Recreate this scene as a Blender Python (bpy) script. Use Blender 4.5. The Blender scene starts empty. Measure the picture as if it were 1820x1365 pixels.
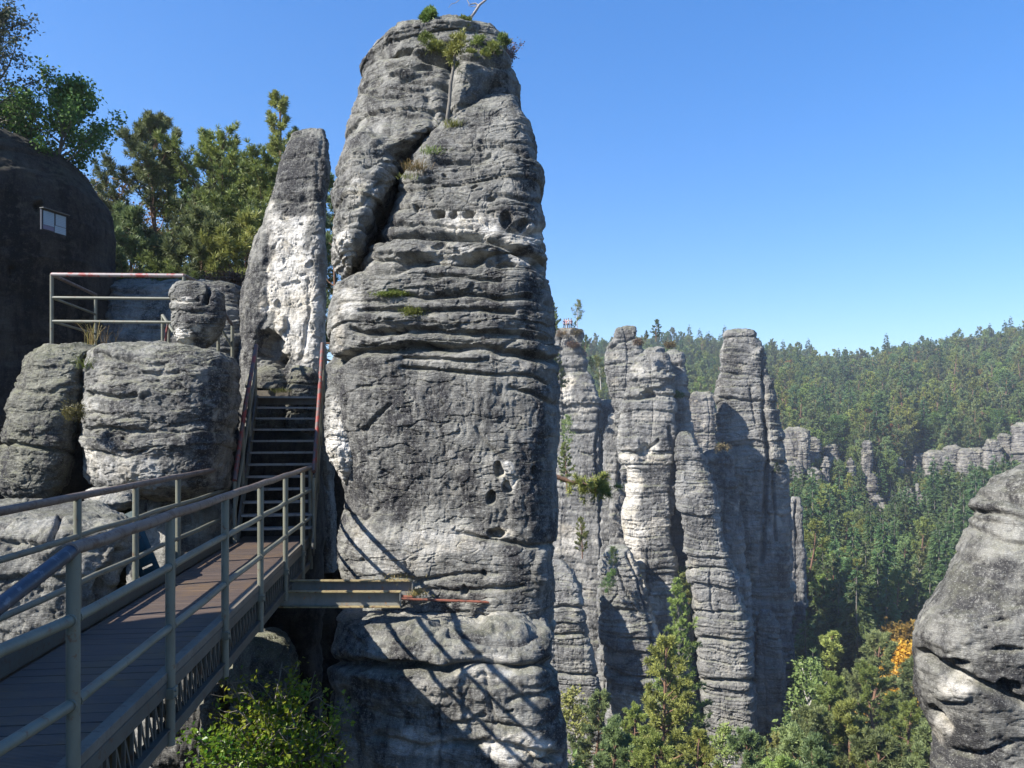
import bpy, math, random
import numpy as np
from mathutils import Vector, Matrix

# ------------------------------------------------------------------ camera, sky, sun, exposure
F = 1350.0; CX = 910.0; HY = 763.0; EYE = 1.62          # focal length in photo pixels, centre column, horizon row, eye height
scene = bpy.context.scene
RES = 1.0
col = scene.collection
cam_d = bpy.data.cameras.new('camera'); cam = bpy.data.objects.new('camera', cam_d); col.objects.link(cam)
cam.location = (0, 0, EYE); cam.rotation_euler = (math.radians(90), 0, 0)
cam_d.sensor_width = 36; cam_d.lens = F / 1820 * 36
cam_d.shift_y = (HY - 682.5) / 1820
cam_d.clip_start = 0.05; cam_d.clip_end = 9000
scene.camera = cam

SUN = Vector((2.1, 1.0, -1.96)).normalized()              # direction the light travels
sun_el = math.asin(-SUN.z)
sun_az = math.atan2(-SUN.x, -SUN.y)                      # azimuth of the sun, clockwise from +Y
w = bpy.data.worlds.new('World'); scene.world = w; w.use_nodes = True
nt = w.node_tree; bg = nt.nodes['Background']
sky = nt.nodes.new('ShaderNodeTexSky'); sky.sky_type = 'NISHITA'; sky.sun_disc = False
sky.sun_elevation = sun_el; sky.sun_rotation = sun_az
sky.altitude = 300; sky.air_density = 1.0; sky.dust_density = 0.0; sky.ozone_density = 4.0
hs = nt.nodes.new('ShaderNodeHueSaturation'); hs.inputs['Saturation'].default_value = 1.52; hs.inputs['Hue'].default_value = .512
ga = nt.nodes.new('ShaderNodeGamma'); ga.inputs[1].default_value = .72
nt.links.new(sky.outputs[0], ga.inputs[0]); nt.links.new(ga.outputs[0], hs.inputs['Color']); nt.links.new(hs.outputs[0], bg.inputs[0]); bg.inputs[1].default_value = 0.133
sd = bpy.data.lights.new('sun', 'SUN'); so = bpy.data.objects.new('sun', sd); col.objects.link(so)
so.rotation_euler = SUN.to_track_quat('-Z', 'Y').to_euler(); so.location = (-30, -12, 40)
sd.energy = 4.4; sd.angle = math.radians(0.53); sd.color = (1.0, 0.95, 0.87)
scene.view_settings.view_transform = 'Standard'; scene.view_settings.look = 'None'
scene.view_settings.gamma = 1; scene.view_settings.exposure = 1.42
scene.cycles.max_bounces = 6; scene.cycles.transparent_max_bounces = 4
scene.cycles.caustics_reflective = False; scene.cycles.caustics_refractive = False

# ------------------------------------------------------------------ helpers
def W(px, py, Y):                                         # photo pixel + distance -> point
    return np.array([(px - CX) / F * Y, Y, EYE - (py - HY) / F * Y])
def proj(P):
    Y = np.maximum(P[..., 1], .1)
    return CX + F * P[..., 0] / Y, HY - F * (P[..., 2] - EYE) / Y

def tag(o, label=None, cat=None, group=None, kind=None):
    if label: o['label'] = label
    if cat: o['category'] = cat
    if group: o['group'] = group
    if kind: o['kind'] = kind
    return o
def empty(name, loc, label=None, cat=None, group=None, kind=None):
    o = bpy.data.objects.new(name, None); col.objects.link(o); o.location = tuple(loc)
    o.empty_display_size = .2
    return tag(o, label, cat, group, kind)

def link_mesh(name, me, mat, parent=None, smooth=True):
    o = bpy.data.objects.new(name, me); col.objects.link(o)
    if mat: me.materials.append(mat)
    if parent:
        o.parent = parent
    return o

def np_mesh(name, V, faces, attrs=None, smooth=True, origin=None):
    """V (n,3); faces (m,k) int array or list of such arrays."""
    V = np.asarray(V, dtype=np.float32)
    if origin is not None: V = V - np.asarray(origin, dtype=np.float32)
    if not isinstance(faces, (list, tuple)): faces = [faces]
    faces = [np.asarray(f, dtype=np.int32) for f in faces if len(f)]
    me = bpy.data.meshes.new(name)
    me.vertices.add(len(V)); me.vertices.foreach_set('co', V.ravel())
    nl = sum(f.size for f in faces); npoly = sum(len(f) for f in faces)
    me.loops.add(nl); me.polygons.add(npoly)
    me.loops.foreach_set('vertex_index', np.concatenate([f.ravel() for f in faces]))
    tot = np.concatenate([np.full(len(f), f.shape[1], dtype=np.int32) for f in faces])
    st = np.concatenate([[0], np.cumsum(tot)[:-1]]).astype(np.int32)
    me.polygons.foreach_set('loop_start', st)
    me.polygons.foreach_set('loop_total', tot)
    me.polygons.foreach_set('use_smooth', np.full(npoly, smooth, dtype=bool))
    for k, a in (attrs or {}).items():
        at = me.attributes.new(k, 'FLOAT', 'POINT'); at.data.foreach_set('value', np.asarray(a, dtype=np.float32).ravel())
    me.update(calc_edges=True); me.validate()
    return me

# ------------------------------------------------------------------ noise
_rs = np.random.RandomState(7)
_perm = _rs.permutation(256).astype(np.int64); _perm = np.concatenate([_perm, _perm])
_grad = _rs.normal(size=(256, 3)); _grad /= np.linalg.norm(_grad, axis=1)[:, None]; _grad = _grad.astype(np.float32)
def _noise(P, f=1.0, seed=0):
    P = np.asarray(P, dtype=np.float32) * np.asarray(f, dtype=np.float32) + np.float32(seed * 13.37 + 100.5)
    i = np.floor(P).astype(np.int64); fr = P - i
    u = fr * fr * fr * (fr * (fr * 6 - 15) + 10)
    r = 0
    for dx in (0, 1):
        wx = u[..., 0] if dx else 1 - u[..., 0]
        px = _perm[(i[..., 0] + dx) & 255]
        for dy in (0, 1):
            wy = u[..., 1] if dy else 1 - u[..., 1]
            pxy = _perm[px + ((i[..., 1] + dy) & 255)]
            for dz in (0, 1):
                wz = u[..., 2] if dz else 1 - u[..., 2]
                g = _grad[_perm[pxy + ((i[..., 2] + dz) & 255)]]
                d = g[..., 0] * (fr[..., 0] - dx) + g[..., 1] * (fr[..., 1] - dy) + g[..., 2] * (fr[..., 2] - dz)
                r = r + wx * wy * wz * d
    return (r * 1.5).astype(np.float32)
from concurrent.futures import ThreadPoolExecutor
_pool = ThreadPoolExecutor(4)
def noise(P, f=1.0, seed=0):
    P = np.asarray(P, dtype=np.float32); sh = P.shape[:-1]; Q = P.reshape(-1, 3)
    if len(Q) < 4000: return _noise(P, f, seed)
    ck = np.array_split(Q, max(4, len(Q) // 30000))                   # small chunks stay in cache, four at a time
    return np.concatenate(list(_pool.map(lambda c: _noise(c, f, seed), ck))).reshape(sh)
def fbm(P, f=1.0, o=4, seed=0, g=.5):
    f = np.asarray(f, dtype=np.float32); r = 0; a = 1.0
    for k in range(o):
        r = r + a * noise(P, f * 2.03 ** k, seed + k * 3); a *= g
    return r
def ridged(P, f=1.0, o=3, seed=0):
    f = np.asarray(f, dtype=np.float32); r = 0; a = 1.0
    for k in range(o):
        r = r + a * (1 - 2 * np.abs(noise(P, f * 2.1 ** k, seed + k * 5))); a *= .5
    return r
def sstep(a, b, x):
    t = np.clip((x - a) / (b - a), 0, 1); return t * t * (3 - 2 * t)

def strata(z, mean, seed, P, lat, power=.3):
    """bedding: rounded courses of uneven thickness with notches between; z in metres. Returns (course bulge 0..1, course offset -1..1, notch strength)"""
    r = np.random.RandomState(seed)
    lo, hi = float(z.min()) - 1, float(z.max()) + 1
    n = int((hi - lo) / mean * 2.2) + 8
    th = mean * np.exp(r.normal(0, .5, n)); b = lo + np.cumsum(th); b = np.concatenate([[lo], b[b < hi + 2]])
    k = np.clip(np.searchsorted(b, z) - 1, 0, len(b) - 2)
    t = np.clip((z - b[k]) / (b[k + 1] - b[k]), 0, 1)
    offs = r.uniform(-1, 1, len(b) + 1); wgt = r.uniform(.25, 1, len(b) + 1)
    nz = noise(np.stack([P[..., 0] * lat, P[..., 1] * lat, k * 7.31], -1), 1.0, seed)
    wn = wgt[k] * np.clip(.65 + 1.1 * nz, 0, 1.3)
    asym = t ** 1.25                                      # sharper undercut at the lower edge of each course
    bul = (np.clip(4 * asym * (1 - asym), 0, 1)) ** power
    return (bul - 1) * wn, offs[k] + .6 * nz

# ------------------------------------------------------------------ rock builder
def seg_dist(px, py, pts):
    d = np.full(px.shape, 1e9, dtype=np.float32)
    for (x0, y0), (x1, y1) in zip(pts[:-1], pts[1:]):
        vx, vy = x1 - x0, y1 - y0; L = vx * vx + vy * vy + 1e-6
        t = np.clip(((px - x0) * vx + (py - y0) * vy) / L, 0, 1)
        d = np.minimum(d, np.hypot(px - x0 - t * vx, py - y0 - t * vy))
    return d

def rock(name, ctrl, mat, parent=None, origin=(0, 0, 0), seed=1, scale=1.0, expo=2.8, skew=0.0, na=200, nr=240,
         low=(.10, .5), st=(.25, .05, .04), st2=(.07, .012), joint=None, mid=.03, rill=0.0, fine=.008, zmask=None,
         grooves=(), pits=(), pale=(), dark=(), moss=.3, tilt=0.0, pale_noise=.0, front=True, rough_px=5.0, dark_noise=.5, smoothw=9, zref=(.8, 0), capf=60, fit=True, shear=1.0, crack=.012):
    """ctrl rows: (py, left px, right px, distance of the axis, half depth in metres)."""
    na = int(na * RES); nr = int(nr * RES)
    c = np.array(ctrl, dtype=np.float64)
    seg = np.hypot(np.hypot(np.diff(c[:, 0]), np.diff(c[:, 1]) * .7), np.diff(c[:, 2]) * .7)
    s = np.concatenate([[0], np.cumsum(seg)]); q = np.linspace(0, s[-1], nr)
    R = np.stack([np.interp(q, s, c[:, k]) for k in range(5)], 1)
    if smoothw > 1:
        kx = np.hanning(smoothw + 2)[1:-1]; kx /= kx.sum(); h = smoothw // 2
        Rp = np.pad(R, ((h, h), (0, 0)), mode='reflect', reflect_type='odd')
        R = np.stack([np.convolve(Rp[:, k], kx, 'valid')[:nr] for k in range(5)], 1)
    Yc = R[:, 3]; zc = EYE - (R[:, 0] - HY) / F * (Yc - R[:, 4] * zref[0] * np.where(R[:, 0] < HY, 1, zref[1]) * np.exp(-(R[:, 0] - R[0, 0]) / capf))
    zc = np.minimum.accumulate(zc - np.arange(nr) * 1e-5)
    Xc = ((R[:, 1] + R[:, 2]) / 2 - CX) / F * Yc; hw = np.maximum((R[:, 2] - R[:, 1]) / 2 / F * Yc, .004 * scale); hd = np.maximum(R[:, 4], .004 * scale)
    a = np.linspace(0, 2 * math.pi, na, endpoint=False)
    a = a - .45 * np.sin(a) if front else a               # more columns on the side that faces the bridge
    rr = (np.abs(np.sin(a)) ** expo + np.abs(np.cos(a)) ** expo) ** (-1 / expo)
    sx = rr * np.sin(a); sy = -rr * np.cos(a)
    Y = Yc[:, None] + hd[:, None] * sy[None] + skew * hw[:, None] * sx[None]; X = Xc[:, None] + hw[:, None] * sx[None] + (hd[:, None] * sy[None]) * (Xc / Yc)[:, None] * shear
    Z = np.repeat(zc[:, None], na, 1)
    if fit:                                               # widen or narrow each row until its seen edges stand where they should
        L_, R_ = R[:, 1].copy(), R[:, 2].copy()
        for _ in range(5):
            ax_ = CX + F * X / np.maximum(Y, .3)
            L_ += (R[:, 1] - ax_.min(1)) * .9; R_ += (R[:, 2] - ax_.max(1)) * .9
            L_ = np.minimum(L_, R_ - .5)
            Xc = ((L_ + R_) / 2 - CX) / F * Yc; hw = (R_ - L_) / 2 / F * Yc
            Y = Yc[:, None] + hd[:, None] * sy[None] + skew * hw[:, None] * sx[None]; X = Xc[:, None] + hw[:, None] * sx[None] + (hd[:, None] * sy[None]) * (Xc / Yc)[:, None] * shear
    P = np.stack([X, Y, Z], -1)
    # low frequency shape
    du = np.roll(P, -1, 1) - np.roll(P, 1, 1); dv = np.gradient(P, axis=0)
    N = np.cross(du, dv); 
    N /= np.linalg.norm(N, axis=-1, keepdims=True) + 1e-9
    C = P - np.stack([Xc, Yc, zc], -1)[:, None]
    sgn = np.sign((N * C).sum(-1).mean()); N = N * (sgn if sgn != 0 else 1)
    S = scale; Q = P / S
    px, py = proj(P)
    wob = noise(Q, 1.6, seed + 50), noise(Q, 1.6, seed + 60)
    wx = px + rough_px * wob[0] + rough_px * .5 * noise(Q, 5, seed + 51); wy = py + rough_px * wob[1] + rough_px * .6 * noise(Q, 5, seed + 61)
    facing = sstep(-.25, .1, -(N[..., 1] * P[..., 1] + N[..., 0] * P[..., 0] + N[..., 2] * (P[..., 2] - EYE)) / np.linalg.norm(P - [0, 0, EYE], axis=-1))
    mS = np.ones_like(px); mR = np.ones_like(px)
    if zmask is not None:
        zm = np.array(zmask, dtype=float); mS = np.interp(py, zm[:, 0], zm[:, 1]); mR = np.interp(py, zm[:, 0], zm[:, 2])
    disp = low[0] * fbm(Q, low[1], 3, seed)
    steep = np.clip(1.25 - np.abs(N[..., 2]), .25, 1)
    zz = Q[..., 2] + .10 * fbm(Q, .9, 3, seed + 5) + tilt * Q[..., 0]
    if st[1] or st[2]:
        b, of = strata(zz, st[0], seed + 11, Q, 1.3)
        disp = disp + (b * st[1] * 1.6 + of * st[2]) * mS * steep
    if st2[1]:
        b, of = strata(zz + .03 * noise(Q, 3, seed + 8), st2[0], seed + 12, Q, 2.6)
        disp = disp + (b * st2[1] * 1.6 + of * st2[1] * .5) * mS * steep
    if joint:
        jx = Q[..., 0] + .35 * Q[..., 1] + .12 * fbm(Q * np.array([1, 1, .35]), .8, 3, seed + 9)
        b, of = strata(jx, joint[0], seed + 13, np.stack([Q[..., 2], Q[..., 2] * .5, Q[..., 0]], -1), .35, .25)
        disp = disp + (b * joint[1] * 1.6 + of * joint[1] * .6) * steep
    disp = disp + mid * (.5 + .5 * np.clip(mS, 0, 1)) * (fbm(Q * np.array([1, 1, 1.7]), 3.1, 4, seed + 21) + .5 * np.minimum(ridged(Q * np.array([1, 1, 2.2]), 2.2, 3, seed + 22) - .7, 0))
    if rill:
        rw = Q + .15 * np.stack([noise(Q, 3, seed + 31)] * 3, -1)
        r1 = noise(rw * np.array([1, 1, .33]), 11.0, seed + 33); r2 = noise(rw * np.array([1, 1, .5]), 19.0, seed + 34)
        disp = disp - rill * mR * (np.clip(r1 - .05, 0, 1) * 1.6 + np.clip(r2, 0, 1) * .8)
    disp = disp + fine * fbm(Q, 12, 4, seed + 41, .6)
    if crack:
        cn = fbm(Q * np.array([1, 1, 2.6]) + .1 * np.stack([wob[0]] * 3, -1), 1.7, 3, seed + 43); c2 = fbm(Q * np.array([1.6, 1.6, .6]), 1.9, 3, seed + 47)
        disp = disp - crack * 1.6 * np.exp(-(cn / .030) ** 2) - crack * np.exp(-(c2 / .022) ** 2) * (noise(Q, 1.1, seed + 48) > -.05)
        disp = disp + crack * .8 * (sstep(-.02, .02, cn) - .5)       # a small step across the crack
    disp = disp - .85 * disp.mean()
    disp *= S
    hol = np.zeros_like(px)
    for g in grooves:
        pts, wd, dp = g[:3]
        d = seg_dist(wx, wy, pts)
        e = np.exp(-(d / wd) ** 2) * facing
        k = .75 + .5 * noise(Q, 2.5, seed + 71)
        disp = disp - dp * e * k; hol = np.maximum(hol, e)
    pw = 4.5 * noise(Q, 7, seed + 55), 3.5 * noise(Q, 7, seed + 56), .35 * noise(Q, 12, seed + 57)
    for (x, y, rx, ry, dp) in pits:
        qd = ((wx + pw[0] - x) / rx) ** 2 + ((wy + pw[1] - y) / ry) ** 2 + pw[2]
        e = sstep(0, .9, 1.15 - qd) * facing
        disp = disp - dp * e
        if dp > 0: hol = np.maximum(hol, e * .6)
    Pn = P + N * disp[..., None]
    # attributes: pale, dark and moss tones; some dark patches deepen shaded sides
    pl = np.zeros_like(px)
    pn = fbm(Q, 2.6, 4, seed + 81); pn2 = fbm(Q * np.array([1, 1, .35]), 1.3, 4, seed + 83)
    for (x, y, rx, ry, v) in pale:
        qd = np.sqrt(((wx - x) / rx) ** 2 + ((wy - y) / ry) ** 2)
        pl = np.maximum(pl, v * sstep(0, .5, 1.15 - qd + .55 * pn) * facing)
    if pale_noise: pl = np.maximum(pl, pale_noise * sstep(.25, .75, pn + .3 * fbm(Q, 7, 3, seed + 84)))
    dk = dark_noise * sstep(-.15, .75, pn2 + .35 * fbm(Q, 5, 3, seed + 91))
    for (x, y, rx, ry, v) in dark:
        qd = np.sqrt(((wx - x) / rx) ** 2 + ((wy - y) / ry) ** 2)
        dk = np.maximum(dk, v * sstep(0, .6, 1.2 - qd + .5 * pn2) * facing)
    du = np.roll(Pn, -1, 1) - np.roll(Pn, 1, 1); dv = np.gradient(Pn, axis=0)
    N2 = np.cross(du, dv); N2 /= np.linalg.norm(N2, axis=-1, keepdims=True) + 1e-9; N2 *= (sgn if sgn else 1)
    ms = moss * sstep(.25, .85, N2[..., 2] + .35 * pn)
    top = Pn[0].mean(0); bot = Pn[-1].mean(0)
    V = np.concatenate([Pn.reshape(-1, 3), [top, bot]]); nv = nr * na
    i, j = np.meshgrid(np.arange(nr - 1), np.arange(na), indexing='ij'); j2 = (j + 1) % na
    quads = np.stack([i * na + j, i * na + j2, (i + 1) * na + j2, (i + 1) * na + j], -1).reshape(-1, 4)
    jj = np.arange(na); tri1 = np.stack([jj, np.full(na, nv), (jj + 1) % na], 1)
    b0 = (nr - 1) * na; tri2 = np.stack([b0 + jj, b0 + (jj + 1) % na, np.full(na, nv + 1)], 1)
    if sgn < 0: pass
    at = {k: np.concatenate([v.reshape(-1), [v[0].mean(), v[-1].mean()]]) for k, v in (('pale', pl), ('dark', dk), ('moss', ms))}
    quads = quads[:, ::-1]; tri1 = tri1[:, ::-1]; tri2 = tri2[:, ::-1]
    me = np_mesh(name, V, [quads, tri1, tri2], at, True, origin)
    o = link_mesh(name, me, mat, parent)
    if parent is None: o.location = tuple(origin)
    return o, Pn, N2

# ------------------------------------------------------------------ material nodes
def new_mat(name):
    m = bpy.data.materials.new(name); m.use_nodes = True
    t = m.node_tree; b = t.nodes['Principled BSDF']; return m, t, b
def nd(t, typ, **kw):
    n = t.nodes.new(typ)
    for k, v in kw.items():
        if k == 'inp':
            for a, b in v.items(): n.inputs[a].default_value = b
        else: setattr(n, k, v)
    return n
def mixc(t, fac, a, b, blend='MIX'):
    n = t.nodes.new('ShaderNodeMix'); n.data_type = 'RGBA'; n.blend_type = blend; n.clamp_factor = True
    for sock, v in ((n.inputs[0], fac), (n.inputs[6], a), (n.inputs[7], b)):
        if isinstance(v, (int, float)): sock.default_value = v
        elif isinstance(v, tuple): sock.default_value = (*v, 1) if len(v) == 3 else v
        else: t.links.new(v, sock)
    return n.outputs[2]
def ramp(t, src, stops):
    n = t.nodes.new('ShaderNodeValToRGB'); e = n.color_ramp.elements
    while len(e) < len(stops): e.new(.5)
    for k, (p, c) in enumerate(stops):
        e[k].position = p; e[k].color = (c, c, c, 1) if isinstance(c, (int, float)) else (*c, 1)
    t.links.new(src, n.inputs[0]); return n.outputs[0]
def nz(t, vec, scale, detail=6, rough=.6, dist=0.0):
    n = t.nodes.new('ShaderNodeTexNoise'); n.inputs['Scale'].default_value = scale; n.inputs['Detail'].default_value = detail
    n.inputs['Roughness'].default_value = rough; n.inputs['Distortion'].default_value = dist
    if vec is not None: t.links.new(vec, n.inputs['Vector'])
    return n.outputs[0]
def mapping(t, scale=(1, 1, 1), coord='Object'):
    c = t.nodes.new('ShaderNodeTexCoord'); m = t.nodes.new('ShaderNodeMapping'); m.inputs['Scale'].default_value = scale
    t.links.new(c.outputs[coord], m.inputs[0]); return m.outputs[0]
def attr(t, name):
    n = t.nodes.new('ShaderNodeAttribute'); n.attribute_name = name; return n.outputs['Fac']

def rock_mat(name, S=1.0, g1=(.150, .148, .138), g2=(.325, .318, .29), darkc=(.048, .047, .049), palec=(.66, .64, .60), mossc=(.17, .17, .115), bump=.02, speck=.5):
    m, t, b = new_mat(name); k = 1.0 / S
    v = mapping(t, (k, k, k)); vs = mapping(t, (k, k, k * .22)); vh = mapping(t, (k * .6, k * .6, k * 4.5))
    base = mixc(t, ramp(t, nz(t, v, 1.4, 8, .65), [(.35, 0.0), (.65, 1.0)]), g1, g2)
    base = mixc(t, ramp(t, nz(t, vh, 2.2, 6, .7), [(.45, 0.0), (.7, .55)]), base, (g1[0] * .7, g1[1] * .7, g1[2] * .7))
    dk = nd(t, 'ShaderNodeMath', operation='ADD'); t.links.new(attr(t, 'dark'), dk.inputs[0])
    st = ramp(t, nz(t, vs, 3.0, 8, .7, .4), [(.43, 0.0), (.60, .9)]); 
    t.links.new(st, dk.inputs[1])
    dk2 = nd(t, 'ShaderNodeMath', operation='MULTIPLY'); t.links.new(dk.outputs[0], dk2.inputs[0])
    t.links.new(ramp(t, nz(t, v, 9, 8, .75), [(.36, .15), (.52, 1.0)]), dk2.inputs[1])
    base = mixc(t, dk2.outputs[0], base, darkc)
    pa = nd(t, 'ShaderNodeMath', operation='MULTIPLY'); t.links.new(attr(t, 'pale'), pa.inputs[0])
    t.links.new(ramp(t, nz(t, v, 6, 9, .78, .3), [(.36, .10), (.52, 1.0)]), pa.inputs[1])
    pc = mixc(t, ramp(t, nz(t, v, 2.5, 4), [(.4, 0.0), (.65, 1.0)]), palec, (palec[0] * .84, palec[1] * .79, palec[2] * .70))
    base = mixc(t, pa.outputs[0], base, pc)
    mo = nd(t, 'ShaderNodeMath', operation='MULTIPLY'); t.links.new(attr(t, 'moss'), mo.inputs[0])
    t.links.new(ramp(t, nz(t, v, 5, 6, .7), [(.38, .15), (.6, 1.0)]), mo.inputs[1])
    base = mixc(t, mo.outputs[0], base, mossc)
    # lichen specks and grain
    sp = ramp(t, nz(t, v, 42, 4, .7), [(.56, 0.0), (.66, speck)])
    base = mixc(t, sp, base, (.42, .42, .39))
    gr = ramp(t, nz(t, v, 90, 3, .6), [(.3, .72), (.7, 1.22)])
    base = mixc(t, 1.0, base, gr, 'MULTIPLY')
    t.links.new(base, b.inputs['Base Color']); b.inputs['Roughness'].default_value = .93
    b.inputs['Specular IOR Level'].default_value = .15
    h1 = nz(t, v, 14, 10, .68, .3); h2 = nz(t, vh, 12, 8, .7)
    ad0 = nd(t, 'ShaderNodeMath', operation='ADD'); t.links.new(h1, ad0.inputs[0]); t.links.new(h2, ad0.inputs[1])
    dn = t.nodes.new('ShaderNodeTexNoise'); dn.inputs['Scale'].default_value = 3.0; t.links.new(v, dn.inputs['Vector'])
    dv_ = nd(t, 'ShaderNodeVectorMath', operation='MULTIPLY_ADD'); dv_.inputs[1].default_value = (.35, .35, .35); t.links.new(dn.outputs['Color'], dv_.inputs[0]); t.links.new(mapping(t, (k, k, k * 2.4)), dv_.inputs[2])
    vo = t.nodes.new('ShaderNodeTexVoronoi'); vo.feature = 'DISTANCE_TO_EDGE'; vo.inputs['Scale'].default_value = 4.5; t.links.new(dv_.outputs[0], vo.inputs['Vector'])
    ck = ramp(t, vo.outputs['Distance'], [(.0, 0.0), (.045, 1.0)])
    cm_ = nd(t, 'ShaderNodeMath', operation='MULTIPLY'); cm_.inputs[1].default_value = .13; t.links.new(ck, cm_.inputs[0])
    ad = nd(t, 'ShaderNodeMath', operation='ADD'); t.links.new(ad0.outputs[0], ad.inputs[0]); t.links.new(cm_.outputs[0], ad.inputs[1])
    bp = nd(t, 'ShaderNodeBump'); bp.inputs['Strength'].default_value = .9; bp.inputs['Distance'].default_value = bump * S * 1.6
    t.links.new(ad.outputs[0], bp.inputs['Height']); t.links.new(bp.outputs[0], b.inputs['Normal'])
    return m
# ------------------------------------------------------------------ near rocks
M_TOWER = rock_mat('weathered_sandstone', 1.0)
M_GREEN = rock_mat('lichen_sandstone', 1.0, g1=(.13, .128, .105), g2=(.23, .225, .185), mossc=(.14, .145, .08))
M_BROWN = rock_mat('shade_darkened_sandstone', 1.0, g1=(.045, .040, .034), g2=(.09, .08, .068), darkc=(.018, .017, .016), mossc=(.10, .10, .065), speck=.06)  # colour darkened to stand in for shade on left cliff and cleft rocks

T = empty('rock_tower', W(790, 1365, 10.5) * [1, 1, 1], 'tall tapering grey sandstone tower with layered ledges right of the footbridge', 'rock tower')
TO = tuple(T.location)
def g(*p): return list(p)
# rear upper body (carries the cap and the left flank)
rock('upper_flank', [
    (47, 735, 812, 12.65, .5), (50, 715, 832, 12.65, .8), (60, 683, 862, 12.65, 1.1), (75, 660, 882, 12.55, 1.3), (95, 646, 898, 12.55, 1.4), (112, 643, 903, 12.55, 1.35), (122, 645, 905, 12.55, 1.35),
    (140, 644, 909, 12.45, 1.4), (160, 643, 912, 12.45, 1.4), (195, 640, 915, 12.35, 1.4), (230, 625, 905, 12.25, 1.4), (270, 613, 890, 12.15, 1.4), (300, 606, 772, 12.0, 1.42), (320, 603, 716, 11.85, 1.38),
    (360, 598, 694, 11.6, 1.25), (400, 595, 670, 11.35, 1.1), (430, 593, 656, 11.2, .95), (455, 594, 646, 11.1, .8), (475, 598, 639, 11.0, .6), (488, 606, 633, 10.95, .4), (495, 616, 628, 10.95, .15)],
    M_TOWER, T, TO, seed=3, na=560, nr=560, expo=2.9, skew=-.2, low=(.10, .8), st=(.22, .050, .045), st2=(.06, .014), mid=.030, fine=.007,
    grooves=[(g((676, 97), (718, 93), (757, 103), (800, 104)), 7, .22), (g((800, 106), (860, 116), (905, 122)), 5, .10), (g((694, 119), (730, 121), (764, 118)), 6, .11), (g((718, 147), (750, 150), (790, 149)), 5, .13),
             (g((803, 96), (797, 150), (792, 235)), 11, .16), (g((880, 150), (838, 190), (805, 212)), 11, .22), (g((665, 232), (725, 233), (765, 246)), 3.5, .06), (g((651, 295), (680, 281), (718, 291)), 3.5, .06),
             (g((640, 262), (683, 242), (712, 240)), 3, .05), (g((760, 180), (768, 215), (765, 250)), 6, .08), (g((648, 170), (680, 178), (735, 176)), 3, .05), (g((632, 205), (690, 204), (740, 210)), 3, .05),
             (g((612, 330), (655, 335), (690, 318)), 3, .05), (g((610, 372), (640, 360), (655, 340)), 4, .07)],
    pits=[(720, 132, 26, 9, -.07), (745, 160, 30, 8, -.05), (690, 300, 30, 30, -.08)],
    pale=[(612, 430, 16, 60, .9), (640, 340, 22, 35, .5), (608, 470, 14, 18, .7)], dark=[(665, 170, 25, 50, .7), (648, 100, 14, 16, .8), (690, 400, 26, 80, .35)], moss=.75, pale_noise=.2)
# core added behind the diagonal crack, colour darkened to back its shade
rock('inner_core', [(300, 690, 760, 12.9, .5), (320, 668, 800, 12.9, .8), (380, 640, 830, 12.9, 1.0), (440, 628, 850, 12.9, 1.1), (560, 622, 860, 12.9, 1.1), (720, 620, 860, 12.9, 1.1)], M_TOWER, T, TO, seed=4, na=160, nr=160, dark_noise=1.0, moss=.1)
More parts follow.
